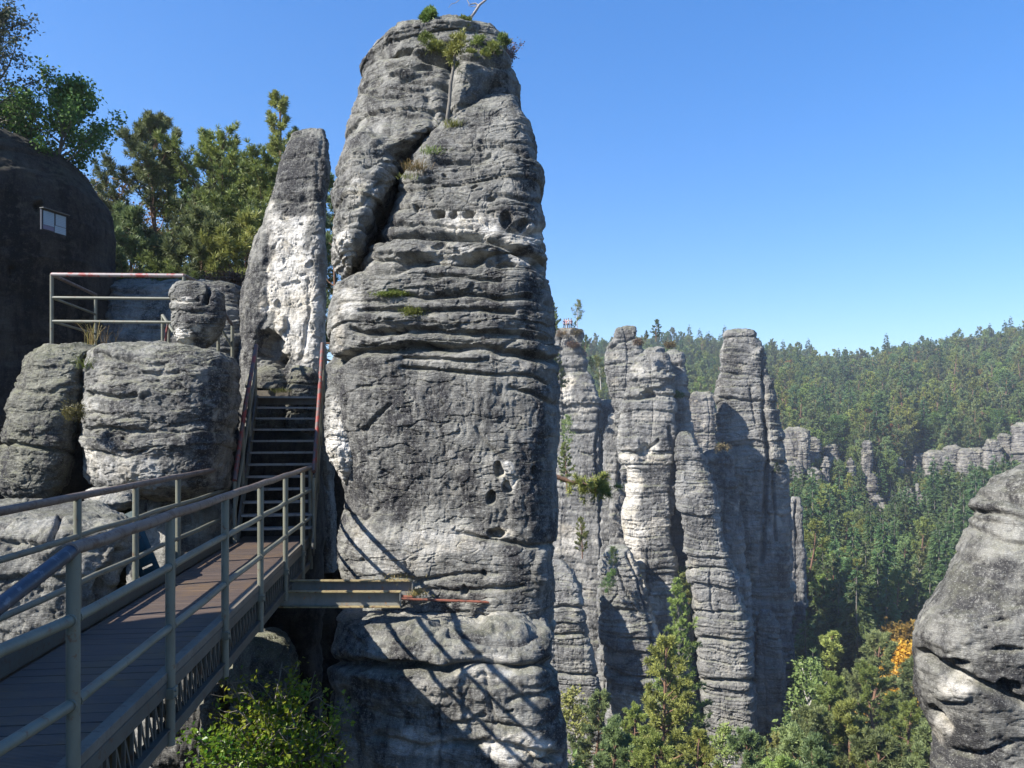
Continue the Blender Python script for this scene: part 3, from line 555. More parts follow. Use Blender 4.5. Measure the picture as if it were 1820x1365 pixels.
M_TREAD = paint_mat('worn_grey_treads', (.22, .215, .20), (.12, .09, .07), .25, .45)
M_BEAM = paint_mat('pale_green_grey_painted_beam', (.24, .24, .21), (.32, .15, .05), .12, .5)
M_YEL = paint_mat('yellowed_flange_paint', (.30, .24, .12), (.11, .055, .03), .4, .55)
M_RUST = paint_mat('rusty_steel', (.26, .085, .05), (.09, .04, .03), .5, .75)
M_TEAL = paint_mat('dark_green_paint', (.008, .035, .033), (.02, .06, .055), .3, .4)

def deck_mat():
    m, t, b = new_mat('ribbed_brown_deck_board')
    tc = t.nodes.new('ShaderNodeTexCoord'); mp = t.nodes.new('ShaderNodeMapping'); mp.inputs['Rotation'].default_value = (0, 0, -math.atan(.1185)); t.links.new(tc.outputs['Object'], mp.inputs[0])
    v = mp.outputs[0]
    sp = nd(t, 'ShaderNodeSeparateXYZ'); t.links.new(v, sp.inputs[0])
    w_ = nd(t, 'ShaderNodeMath', operation='MULTIPLY'); w_.inputs[1].default_value = 2 * math.pi / .0165; t.links.new(sp.outputs[1], w_.inputs[0])
    s_ = nd(t, 'ShaderNodeMath', operation='SINE'); t.links.new(w_.outputs[0], s_.inputs[0])
    vb = mapping(t, (.7, 7, 1)); 
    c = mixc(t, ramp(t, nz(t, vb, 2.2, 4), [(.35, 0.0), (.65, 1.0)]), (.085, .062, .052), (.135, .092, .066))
    c = mixc(t, ramp(t, nz(t, v, 1.8, 5, .7), [(.5, 0.0), (.72, .8)]), c, (.19, .115, .05))
    g_ = ramp(t, s_.outputs[0], [(.0, .45), (.6, 1.0)])
    c = mixc(t, 1.0, c, g_, 'MULTIPLY')
    t.links.new(c, b.inputs['Base Color']); b.inputs['Roughness'].default_value = .6
    bp = nd(t, 'ShaderNodeBump'); bp.inputs['Distance'].default_value = .003; bp.inputs['Strength'].default_value = .7
    t.links.new(s_.outputs[0], bp.inputs['Height']); t.links.new(bp.outputs[0], b.inputs['Normal'])
    return m
M_DECK = deck_mat()
M_WOOD = paint_mat('grey_weathered_wood', (.15, .13, .10), (.09, .075, .06), .3, .8, None, 20)

U = np.array([-.1177, .99305, 0.]); PE = np.array([.99305, .1177, 0.]); UP = np.array([0, 0, 1.])
def BP(off, Y, z): return np.array([off - .1185 * Y, Y, z])           # a point beside the footbridge axis
RO, LO = -1.667, -2.925                                                 # offsets of the two railings
EY = 11.45
fb = empty('footbridge', BP(-2.25, 7, -.4), 'narrow steel footbridge with ribbed boards and pipe railings leading to the stairs', 'footbridge')
# deck: each board is a strip, all of one deck
d = MB(); y = .1; rb = np.random.RandomState(4)
while y < EY:
    wd = .145; c = BP((-1.74 - 2.70) / 2, y + wd / 2, -.022 + rb.uniform(-.0015, .0015))
    d.box(c, PE * .48, U * (wd / 2 - .0035), UP * .020, .003); y += wd
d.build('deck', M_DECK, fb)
k = MB(); k.beam(BP(-1.715, .1, -.012), BP(-1.715, EY, -.012), .038, .030); k.build('kerb', M_WOOD, fb)
k = MB(); k.beam(BP(-2.775, .1, .06), BP(-2.775, EY, .06), .012, .062); k.beam(BP(-2.82, .1, -.01), BP(-2.82, EY, -.01), .055, .012); k.build('toe_board', M_DARKSTEEL, fb)
# side trusses
for off, nm in ((-1.70, 'truss'), (-2.80, 'truss')):
    tr = MB(); tr.beam(BP(off, .1, -.092), BP(off, EY, -.092), .022, .045); tr.beam(BP(off, .1, -.405), BP(off, EY, -.405), .028, .05)
    tr.beam(BP(off, .1, -.362), BP(off, EY, -.352), .045, .006)
    y = .2; i = 0
    while y < EY - .2:
        tr.beam(BP(off, y, -.137), BP(off, y, -.355), .010, .007, up=U, bev=.001)
        tr.beam(BP(off, y + .01, -.137), BP(off, y + .105, -.355), .004, .009, up=U, bev=.001)
        y += .125; i += 1
    tr.build(nm, M_DARKSTEEL, fb)
for y in np.arange(.6, EY, 1.2): cb = MB(); cb.beam(BP(-1.73, y, -.38), BP(-2.77, y, -.38), .03, .04); cb.build('cross_beam', M_DARKSTEEL, fb)
RY = [3.63, 5.03, 6.43, 7.84, 9.28, 10.62, 11.37]; LY = [3.6, 5.0, 6.45, 7.76, 9.11, 11.4]
HS = (1.05, .713, .31)
def collar(mb, p, r): mb.tube([p - UP * .01, p + UP * .01], r, 12)
for y in RY:
    p = MB(); p.tube([BP(RO, y, -.47), BP(RO, y, 1.03)], .0315, 14)
    for z in HS[1:]: p.tube([BP(RO, y - .040, z), BP(RO, y - .028, z)], .031, 12); p.tube([BP(RO, y + .028, z), BP(RO, y + .040, z)], .031, 12)
    p.box(BP(RO + .01, y, -.12), PE * .028, U * .045, UP * .035, .003)
    for dz in (-.10, -.14): p.tube([BP(RO + .03, y - .03, dz), BP(RO + .052, y - .03, dz)], .009, 6)
    o = p.build('post', M_STEEL, fb)
    wb = MB(); wb.beam(BP(RO - .03, y, -.05), BP(RO - .03, y, -.30), .045, .006, up=PE, bev=.002); wb.build('bracket', M_DARKSTEEL, o) if False else None
for y in LY:
    p = MB(); p.tube([BP(LO, y, -.05), BP(LO, y, 1.03)], .0315, 14); p.build('post', M_STEEL, fb)
def wavy(a, b, n=18, amp=.004, seed=0):
    r = np.random.RandomState(seed); a, b = np.asarray(a), np.asarray(b)
    w1 = r.normal(0, amp, (n, 3)); w1[0] = w1[-1] = 0
    return [a + (b - a) * i / (n - 1) + w1[i] for i in range(n)]
p0 = BP(RO, 3.63, 0); near = p0 + np.array([0.0, -3.2, 0])
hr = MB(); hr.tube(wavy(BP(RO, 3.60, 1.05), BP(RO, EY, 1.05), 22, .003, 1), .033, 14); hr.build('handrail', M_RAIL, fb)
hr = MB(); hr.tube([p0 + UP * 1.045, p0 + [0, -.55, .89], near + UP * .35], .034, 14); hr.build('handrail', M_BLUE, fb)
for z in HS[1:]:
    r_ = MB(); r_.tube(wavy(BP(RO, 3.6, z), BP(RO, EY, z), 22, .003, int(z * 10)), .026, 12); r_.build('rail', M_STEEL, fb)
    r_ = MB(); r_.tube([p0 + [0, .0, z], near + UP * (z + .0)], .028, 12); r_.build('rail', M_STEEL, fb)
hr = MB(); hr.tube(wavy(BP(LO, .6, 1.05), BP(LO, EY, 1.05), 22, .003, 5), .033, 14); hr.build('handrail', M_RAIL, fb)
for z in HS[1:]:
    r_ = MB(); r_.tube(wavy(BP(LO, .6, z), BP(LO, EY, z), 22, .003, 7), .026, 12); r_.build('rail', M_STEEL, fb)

# two carrying beams from the footbridge to the ledge
for (nm, lab, y, z1, z0, xe, xs) in (('support_beam', 'front steel channel beam running from the footbridge onto the ledge of the tower', 9.40, -.375, -.575, -1.37, -3.4),
                                 ('support_beam', 'rear rusty yellow-edged steel beam lying behind the front one on the ledge of the tower', 9.78, -.315, -.53, -1.27, -3.4)):
    e = empty(nm, (xe, y, z0), lab, 'steel beam', 'steel beams between footbridge and tower')
    m = MB(); m.box([(xs + xe) / 2, y, (z0 + z1) / 2], [(xe - xs) / 2, 0, 0], [0, .006, 0], [0, 0, (z1 - z0) / 2 - .014], .001); m.build('web', M_BEAM, e)
    m = MB(); m.box([(xs + xe) / 2, y - .03, z1 - .007], [(xe - xs) / 2, 0, 0], [0, .045, 0], [0, 0, .007], .001); m.build('flange', M_YEL, e)
    m = MB(); m.box([(xs + xe) / 2, y - .03, z0 + .007], [(xe - xs) / 2, 0, 0], [0, .045, 0], [0, 0, .007], .001); m.build('flange', M_YEL if y < 9.5 else M_RUST, e)
    m = MB(); m.box([xe - .006, y - .03, (z0 + z1) / 2], [.005, 0, 0], [0, .040, 0], [0, 0, (z1 - z0) / 2 - .016], .001); m.build('end_plate', M_BEAM, e)
rs = MB(); rs.beam(W(705, 1064, 9.55), W(872, 1070, 9.75), .03, .010)
o = rs.build('steel_strip', M_RUST); tag(o, 'flat rusty red steel strip lying along the ledge of the tower', 'steel strip')

# stairs
SX0, SX1 = -3.42, -3.73; SY0, SY1 = 10.95, 12.75; SZ1 = 2.17; NS = 12
sc_ = empty('staircase', (SX0, SY0, -.3), 'steep steel staircase with thin treads rising between the boulder and the slab', 'staircase')
def SP(t, off, z=0): return np.array([SX0 + (SX1 - SX0) * t, SY0 + (SY1 - SY0) * t, SZ1 * t + z]) + np.array([.985, .17, 0]) * off
HWS = .515
for i in range(1, NS + 1):
    t = i / NS; m = MB(); c = SP(t, 0); dv = np.array([-.17, .985, 0])
    m.box(c + dv * .085 - UP * .012, np.array([.985, .17, 0]) * HWS, dv * .10, UP * .010, .003)
    m.box(c - dv * .016 - UP * .014, np.array([.985, .17, 0]) * HWS, dv * .005, UP * .017, .002)
    m.build('step', M_TREAD, sc_)
for sgn in (-1, 1):
    m = MB(); m.beam(SP(-.03, sgn * (HWS + .02), -.10), SP(1.02, sgn * (HWS + .02), -.10), .014, .10, bev=.002); m.build('stringer', M_DARKSTEEL, sc_)
m = MB(); m.tube([SP(-.02, -HWS - .03, .93), SP(.5, -HWS - .04, .95), SP(.99, -HWS - .02, .86), SP(1.0, -HWS - .02, .84)], .033, 12); m.build('handrail', M_REDPALE if False else M_RED, sc_)
m = MB(); m.tube([SP(.02, HWS + .03, .96), SP(.5, HWS + .03, .93), SP(1.0, HWS + .02, .90)], .033, 12); m.build('handrail', M_RED, sc_)
for sgn in (-1, 1):
    m = MB(); m.tube([SP(0, sgn * (HWS + .03), .50), SP(1.0, sgn * (HWS + .03), .46)], .024, 10); m.build('rail', M_STEEL, sc_)
    for t in (.0, .35, .68, .99):
        m = MB(); m.tube([SP(t, sgn * (HWS + .035), -.12), SP(t, sgn * (HWS + .035), .91 if t < .9 else .86)], .026, 10); m.build('post', M_STEEL, sc_)
# timber edge at the head of the stairs, rock steps under
m = MB(); m.beam(W(440, 712, 12.9), W(562, 712, 12.9), .05, .07); o = m.build('timber_plank', M_WOOD); tag(o, 'thick timber lying across the head of the stairs', 'timber')
m = MB(); m.beam(W(447, 700, 13.1), W(520, 700, 13.1), .03, .055); o = m.build('timber_plank', M_WOOD); tag(o, 'short plank edging in front of the low stone at the head of the stairs', 'timber')

# platform railing above the boulders
pr = empty('platform_railing', W(200, 640, 12.2), 'pipe railing with a chipped red top rail on the platform behind the boulders', 'railing')
A_ = W(92, 488, 12.2); B_ = W(327, 490, 12.2); C_ = W(413, 578, 12.9); D_ = W(170, 524, 13.8)
def tb(name, pts, r, mat, par, k=10): m = MB(); m.tube(pts, r, k); return m.build(name, mat, par)
tb('handrail', [A_, B_], .033, M_REDPALE, pr)
tb('handrail', [B_, W(385, 518, 12.7)], .033, M_RAIL, pr); tb('handrail', [W(368, 508, 12.5), C_], .03, M_RAIL, pr)
tb('handrail', [A_, D_], .03, M_RAIL, pr)
for dz, in ((.37,), (.75,)):
    tb('rail', [A_ - UP * dz, B_ - UP * dz], .024, M_STEEL, pr)
    tb('rail', [A_ - UP * dz, D_ - UP * dz * .95], .020, M_STEEL, pr)
tb('rail', [W(372, 545, 12.6), C_ - UP * .38], .02, M_STEEL, pr)
for p_, lo in ((A_, 1.15), (B_, 1.1), (D_, 1.1), (C_, .62), (W(388, 560, 12.7), .6)): tb('post', [p_ - UP * lo, p_], .028, M_STEEL, pr)
# a lower handrail beside the balanced rock
p2 = empty('short_railing', W(290, 615, 12.9), 'short pipe railing with a reddish handrail descending behind the balanced rock', 'railing')
tb('handrail', [W(289, 560, 12.9), W(318, 605, 12.6)], .026, M_STEEL, p2); tb('post', [W(289, 560, 12.9), W(289, 620, 12.9)], .026, M_STEEL, p2); tb('post', [W(300, 578, 12.8), W(300, 620, 12.8)], .024, M_STEEL, p2)
tb('handrail', [W(292, 616, 12.5), W(299, 570, 12.5)], .018, M_RED, p2)

# green slatted panel leaning against the rock left of the footbridge
gp = empty('green_panel', W(265, 1035, 9.0), 'dark green slatted metal panel leaning on the rock left of the railing', 'panel')
a0 = W(208, 913, 9.4); a1 = W(257, 1034, 8.9); wv = np.array([.19, .03, .02])
m = MB(); m.beam(a0, a1, .012, .03, up=wv); m.beam(a0 + wv, a1 + wv, .012, .03, up=wv); m.build('frame', M_TEAL, gp)
for i in range(5):
    t0, t1 = i / 5 + .015, (i + 1) / 5 - .015
    m = MB(); q0 = a0 + (a1 - a0) * t0 + wv / 2; q1 = a0 + (a1 - a0) * t1 + wv / 2; m.beam(q0, q1, .085, .006, up=np.cross(wv, a1 - a0)); m.build('slat', M_TEAL, gp)

# information board on the left cliff
def flat_mat(name, c, rough=.4, c2=None, spec=.5):
    m, t, b = new_mat(name); v = mapping(t)
    t.links.new(mixc(t, ramp(t, nz(t, v, 30, 4), [(.35, 0.0), (.65, 1.0)]), c, c2 or tuple(x * .85 for x in c)), b.inputs['Base Color']); b.inputs['Roughness'].default_value = rough; b.inputs['Specular IOR Level'].default_value = spec; return m
def board_mat(name, c):
    m, t, b = new_mat(name); tc = t.nodes.new('ShaderNodeTexCoord'); sp = nd(t, 'ShaderNodeSeparateXYZ'); t.links.new(tc.outputs['Object'], sp.inputs[0])
    s1 = nd(t, 'ShaderNodeMath', operation='MULTIPLY'); s1.inputs[1].default_value = 230; t.links.new(sp.outputs[2], s1.inputs[0])
    s2 = nd(t, 'ShaderNodeMath', operation='SINE'); t.links.new(s1.outputs[0], s2.inputs[0])
    t.links.new(mixc(t, ramp(t, s2.outputs[0], [(.55, 0.0), (.8, .45)]), c, tuple(x * .55 for x in c)), b.inputs['Base Color']); b.inputs['Roughness'].default_value = .35; return m
CI = W(95, 396, 12.55); bx_ = np.array([.30, .95, 0]); bx_ = bx_ / np.linalg.norm(bx_); bn_ = np.array([.95, -.30, 0]); bn_ /= np.linalg.norm(bn_)
ib = empty('information_board', CI, 'small glazed information board with white sheets fixed to the dark left cliff', 'information board')
SB = .30
m = MB(); m.box(CI, bx_ * SB * .78, bn_ * .02, UP * SB * .56, .004); m.build('backing', flat_mat('dark_frame', (.02, .022, .03)), ib)
m = MB(); m.box(CI + bn_ * .035 + UP * SB * .60, bx_ * SB * .84, bn_ * .045, UP * .008, .002); m.build('rain_cover', M_DARKSTEEL, ib)
WH = board_mat('sky_tinted_sheet', (.22, .31, .38))  # white sheets tinted blue in place of sky reflected off the glass
for (u0, u1, v0, v1, mt) in ((-.70, -.04, -.26, .50, WH), (.06, .70, -.12, .50, WH), (.0, .70, -.54, -.15, WH), (-.72, -.04, -.50, -.28, flat_mat('grey_sheet', (.12, .12, .20)))):
    m = MB(); c = CI + bn_ * .0265 + bx_ * SB * (u0 + u1) / 2 + UP * SB * (v0 + v1) / 2
    m.box(c, bx_ * SB * (u1 - u0) / 2, bn_ * .004, UP * SB * (v1 - v0) / 2, .001); m.build('sheet', mt, ib)
# ------------------------------------------------------------------ far pinnacles (about a hundred metres away)
FARG = dict(g1=(.17, .166, .158), g2=(.31, .302, .285), darkc=(.065, .063, .062), palec=(.55, .52, .47), mossc=(.14, .145, .085))
M_FAR = rock_mat('pinnacle_sandstone', 7.0, bump=.015, **FARG)
M_CLIFF = rock_mat('distant_sandstone', 6.0, bump=.015, g1=(.14, .13, .12), g2=(.25, .235, .215), darkc=(.055, .05, .048), palec=(.42, .38, .33), mossc=(.18, .18, .10))
def pin(name, ctrl, label, seed, parent=None, origin=None, mat=None, cat='rock pinnacle', **kw):
    a = dict(na=300, nr=420, expo=4.6, skew=-.3, scale=7.0, low=(.05, .45), st=(.20, .045, .035), st2=(.055, .022), joint=(.42, .05), mid=.018, fine=.010, moss=.6, pale_noise=.45, dark_noise=.45, rough_px=4.0, zref=(.3, 0), capf=30)
    a.update(kw)
    if parent is None and origin is None:
        c = ctrl[-1]; origin = tuple(W((c[1] + c[2]) / 2, c[0], c[3]))
    o, P, N = rock(name, ctrl, mat or M_FAR, parent, origin, seed=seed, **a)
    if parent is None: tag(o, label, cat)
    return o, P, N
YA, YB, YC = 128.0, 104.0, 115.0
# A: the pinnacle that carries the viewers
pin('rock_pinnacle', [(583, 985, 1020, YA, 1.0), (586, 975, 1037, YA, 2.2), (600, 972, 1040, YA, 2.6), (620, 970, 1041, YA, 2.8), (640, 970, 1042, YA, 3), (657, 970, 1045, YA, 3), (680, 970, 1056, YA, 3.4), (698, 972, 1065, YA, 3.8), (734, 975, 1075, YA, 4), (760, 975, 1074, YA, 4), (789, 975, 1070, YA, 4), (840, 978, 1070, YA, 4), (900, 980, 1078, YA, 4.2),
    (980, 980, 1086, YA, 4.5), (1100, 975, 1095, YA, 4.5), (1330, 965, 1110, YA, 5)], 'broad layered rock pinnacle with people on its heathery top, just right of the tower', 101,
    grooves=[(g((975, 765), (1010, 768), (1070, 767)), 3, 1.0), (g((970, 660), (1000, 659), (1045, 660)), 2.5, .6), (g((1030, 800), (1055, 812), (1062, 822)), 2, .6), (g((1066, 735), (1062, 800), (1068, 900), (1072, 1000)), 3, 1.0)], pale=[(1010, 690, 14, 26, .9), (1015, 960, 26, 30, .6), (1040, 720, 26, 16, .4)], pits=[(1020, 700, 40, 24, -.5)])
pin('rock_pinnacle', [(992, 978, 1000, 95, .6), (1000, 970, 1008, 95, 1.4), (1015, 965, 1022, 95, 2), (1040, 960, 1032, 95, 2.4), (1077, 960, 1035, 95, 2.6), (1100, 960, 1043, 95, 2.8), (1121, 960, 1050, 95, 2.9), (1160, 960, 1057, 95, 3), (1196, 960, 1064, 95, 3), (1240, 960, 1071, 95, 3.2), (1400, 955, 1080, 95, 3.5)],
    'stack of squared grey rock courses low beside the right edge of the tower', 103, grooves=[(g((960, 1080), (1035, 1079)), 3, .9), (g((960, 1127), (1050, 1128)), 3, .9), (g((965, 1198), (1064, 1201)), 3, .9)], joint=(.6, .03), st=(.35, .03, .03))
pin('rock_wall', [(712, 1056, 1094, 138, 2), (722, 1046, 1104, 138, 3), (780, 1044, 1110, 138, 3), (1000, 1040, 1115, 138, 3), (1330, 1040, 1120, 138, 3)], 'shadowy rock wall at the back of the cleft between the two broad pinnacles', 131, na=140, nr=180, dark_noise=.9)  # backing rock added, tone darkened in place of the cleft's shade
# slim spires between
pin('rock_spire', [(733, 1086, 1094, 116, .4), (738, 1079, 1101, 116, .9), (760, 1077, 1103, 116, 1.2), (800, 1073, 1100, 116, 1.3), (850, 1070, 1098, 116, 1.3), (920, 1068, 1094, 116, 1.3), (1010, 1064, 1092, 116, 1.3), (1350, 1060, 1092, 116, 1.4)],
    'slender rounded rock spire in the dark cleft between the two broad pinnacles', 105, joint=(.3, .04), na=160, nr=260, pale=[(1088, 745, 12, 10, .6)])
pin('rock_spire', [(870, 1096, 1104, 110, .4), (876, 1088, 1112, 110, .9), (900, 1084, 1116, 110, 1.2), (960, 1082, 1118, 110, 1.3), (1100, 1080, 1120, 110, 1.4), (1350, 1080, 1124, 110, 1.4)],
    'smooth greenish rock buttress low in the cleft left of the chalky face', 107, joint=(.4, .03), na=160, nr=220)
# B group
Bq = empty('rock_massif', W(1200, 1330, YB), 'great clustered rock massif of several domed columns in the middle of the far view', 'rock massif'); BO = tuple(Bq.location)
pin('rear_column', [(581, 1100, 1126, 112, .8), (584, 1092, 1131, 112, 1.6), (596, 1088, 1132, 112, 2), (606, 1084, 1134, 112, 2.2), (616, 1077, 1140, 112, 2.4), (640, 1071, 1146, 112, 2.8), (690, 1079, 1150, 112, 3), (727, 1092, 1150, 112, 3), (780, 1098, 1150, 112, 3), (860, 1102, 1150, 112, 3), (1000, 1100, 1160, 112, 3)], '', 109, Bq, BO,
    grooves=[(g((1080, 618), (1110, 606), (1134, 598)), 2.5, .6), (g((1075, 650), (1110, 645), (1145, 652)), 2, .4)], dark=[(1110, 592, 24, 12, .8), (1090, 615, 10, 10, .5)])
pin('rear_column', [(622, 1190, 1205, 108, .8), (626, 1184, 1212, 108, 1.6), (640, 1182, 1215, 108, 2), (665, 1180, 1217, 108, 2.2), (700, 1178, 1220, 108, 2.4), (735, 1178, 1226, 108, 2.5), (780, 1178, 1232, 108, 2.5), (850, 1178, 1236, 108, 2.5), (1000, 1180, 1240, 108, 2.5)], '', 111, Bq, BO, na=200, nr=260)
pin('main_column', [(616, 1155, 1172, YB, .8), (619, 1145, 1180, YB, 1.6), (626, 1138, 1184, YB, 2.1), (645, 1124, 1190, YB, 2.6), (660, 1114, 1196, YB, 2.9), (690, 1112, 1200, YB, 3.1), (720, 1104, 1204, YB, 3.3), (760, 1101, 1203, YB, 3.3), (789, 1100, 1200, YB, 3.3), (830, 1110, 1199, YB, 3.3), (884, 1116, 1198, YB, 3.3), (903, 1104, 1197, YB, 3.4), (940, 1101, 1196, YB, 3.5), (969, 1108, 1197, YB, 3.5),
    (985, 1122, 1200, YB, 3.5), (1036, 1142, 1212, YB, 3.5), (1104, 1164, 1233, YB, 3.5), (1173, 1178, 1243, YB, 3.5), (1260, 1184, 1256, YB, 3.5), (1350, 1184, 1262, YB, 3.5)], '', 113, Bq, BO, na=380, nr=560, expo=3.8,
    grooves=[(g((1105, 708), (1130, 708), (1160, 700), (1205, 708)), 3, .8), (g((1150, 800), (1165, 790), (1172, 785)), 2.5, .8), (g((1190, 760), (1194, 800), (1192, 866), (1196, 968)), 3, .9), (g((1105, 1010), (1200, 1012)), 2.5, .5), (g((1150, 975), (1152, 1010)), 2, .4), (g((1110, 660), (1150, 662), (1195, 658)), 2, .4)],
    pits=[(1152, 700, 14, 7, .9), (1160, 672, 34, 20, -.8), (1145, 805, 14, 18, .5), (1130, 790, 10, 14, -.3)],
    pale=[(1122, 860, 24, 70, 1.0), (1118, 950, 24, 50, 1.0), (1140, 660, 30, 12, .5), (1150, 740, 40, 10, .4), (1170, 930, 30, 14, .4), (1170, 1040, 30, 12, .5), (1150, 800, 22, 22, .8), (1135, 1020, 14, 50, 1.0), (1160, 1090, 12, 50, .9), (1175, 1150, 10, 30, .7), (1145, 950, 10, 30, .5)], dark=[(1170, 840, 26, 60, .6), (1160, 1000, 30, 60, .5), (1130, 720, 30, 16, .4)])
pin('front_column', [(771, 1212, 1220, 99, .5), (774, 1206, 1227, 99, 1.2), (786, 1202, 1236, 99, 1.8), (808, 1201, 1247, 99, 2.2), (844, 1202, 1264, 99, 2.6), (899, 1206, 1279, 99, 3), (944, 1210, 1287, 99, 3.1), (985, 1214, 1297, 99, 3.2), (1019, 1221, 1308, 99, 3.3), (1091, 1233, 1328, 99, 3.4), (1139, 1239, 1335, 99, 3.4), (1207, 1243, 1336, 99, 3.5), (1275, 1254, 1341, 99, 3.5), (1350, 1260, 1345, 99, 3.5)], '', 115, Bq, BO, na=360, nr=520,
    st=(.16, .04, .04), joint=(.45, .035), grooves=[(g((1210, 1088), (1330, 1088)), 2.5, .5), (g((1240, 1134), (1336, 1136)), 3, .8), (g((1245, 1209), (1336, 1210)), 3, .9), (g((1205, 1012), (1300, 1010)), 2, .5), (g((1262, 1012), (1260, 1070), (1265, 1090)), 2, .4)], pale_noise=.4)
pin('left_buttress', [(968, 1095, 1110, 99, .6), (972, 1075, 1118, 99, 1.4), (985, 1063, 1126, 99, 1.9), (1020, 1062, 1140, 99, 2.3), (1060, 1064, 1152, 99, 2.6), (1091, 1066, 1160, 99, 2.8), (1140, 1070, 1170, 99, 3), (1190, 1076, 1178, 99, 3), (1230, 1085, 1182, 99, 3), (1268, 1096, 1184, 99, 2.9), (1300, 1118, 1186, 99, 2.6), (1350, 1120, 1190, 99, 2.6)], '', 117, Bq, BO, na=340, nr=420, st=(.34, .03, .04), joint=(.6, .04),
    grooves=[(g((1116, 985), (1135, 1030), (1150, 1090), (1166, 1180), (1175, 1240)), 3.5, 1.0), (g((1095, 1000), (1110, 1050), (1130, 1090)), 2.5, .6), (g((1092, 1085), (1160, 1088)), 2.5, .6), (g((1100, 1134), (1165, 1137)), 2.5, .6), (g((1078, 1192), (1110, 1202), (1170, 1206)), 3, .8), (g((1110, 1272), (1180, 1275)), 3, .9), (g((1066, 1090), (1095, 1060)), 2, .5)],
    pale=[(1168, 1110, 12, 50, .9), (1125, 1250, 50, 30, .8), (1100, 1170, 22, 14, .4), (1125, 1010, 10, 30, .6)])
# C
Cq = empty('rock_pinnacle', W(1345, 1330, YC), 'tall free-standing pinnacle with a flat cap stone, right of the massif', 'rock pinnacle'); CO = tuple(Cq.location)
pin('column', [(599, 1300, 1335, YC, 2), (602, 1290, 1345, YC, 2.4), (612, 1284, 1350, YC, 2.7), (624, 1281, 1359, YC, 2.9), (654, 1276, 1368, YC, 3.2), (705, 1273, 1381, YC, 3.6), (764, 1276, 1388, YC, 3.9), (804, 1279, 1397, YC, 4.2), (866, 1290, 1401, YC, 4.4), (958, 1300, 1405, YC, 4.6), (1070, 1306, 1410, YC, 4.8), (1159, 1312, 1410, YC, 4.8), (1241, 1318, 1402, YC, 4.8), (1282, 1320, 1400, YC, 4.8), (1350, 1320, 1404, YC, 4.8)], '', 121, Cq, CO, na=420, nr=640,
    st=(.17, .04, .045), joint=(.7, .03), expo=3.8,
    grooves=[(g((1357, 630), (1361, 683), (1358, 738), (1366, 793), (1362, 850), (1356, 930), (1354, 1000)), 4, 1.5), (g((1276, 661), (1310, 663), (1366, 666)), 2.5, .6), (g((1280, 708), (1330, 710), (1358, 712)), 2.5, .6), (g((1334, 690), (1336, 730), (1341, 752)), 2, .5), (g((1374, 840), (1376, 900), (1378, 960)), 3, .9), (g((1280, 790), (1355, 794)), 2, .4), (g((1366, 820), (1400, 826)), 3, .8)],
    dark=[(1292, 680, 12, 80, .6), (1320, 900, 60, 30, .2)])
pin('cap_stone', [(586, 1300, 1328, YC, .8), (589, 1290, 1340, YC, 1.8), (594, 1286, 1345, YC, 2.4), (599, 1286, 1346, YC, 2.5), (604, 1290, 1342, YC, 2.3), (608, 1300, 1332, YC, 1.8)], '', 123, Cq, CO, na=160, nr=90, joint=None, st=(.2, .03, .02))
pin('rock_spire', [(797, 1268, 1282, 109, .6), (801, 1256, 1294, 109, 1.4), (812, 1248, 1303, 109, 1.9), (850, 1246, 1310, 109, 2.2), (900, 1248, 1316, 109, 2.4), (1000, 1250, 1330, 109, 2.6), (1150, 1260, 1345, 109, 2.8), (1350, 1270, 1350, 109, 3)],
    'shaded round-topped rock column leaning on the left foot of the capped pinnacle', 125, na=240, nr=360)
pin('rock_column', [(1085, 1352, 1372, 104, .5), (1110, 1344, 1386, 104, 1.4), (1200, 1338, 1398, 104, 2), (1350, 1330, 1402, 104, 2.4)], 'dark shaded rock buttress at the foot of the capped pinnacle', 127, na=160, nr=200)
pin('rock_column', [(884, 1408, 1420, 135, .6), (887, 1404, 1426, 135, 1.3), (905, 1403, 1429, 135, 1.5), (960, 1404, 1430, 135, 1.6), (1100, 1404, 1432, 135, 1.8), (1300, 1404, 1432, 135, 1.8)], 'small square-cut rock block peeking out right of the capped pinnacle', 129, na=140, nr=200, grooves=[(g((1414, 890), (1414, 960)), 2, .6)])

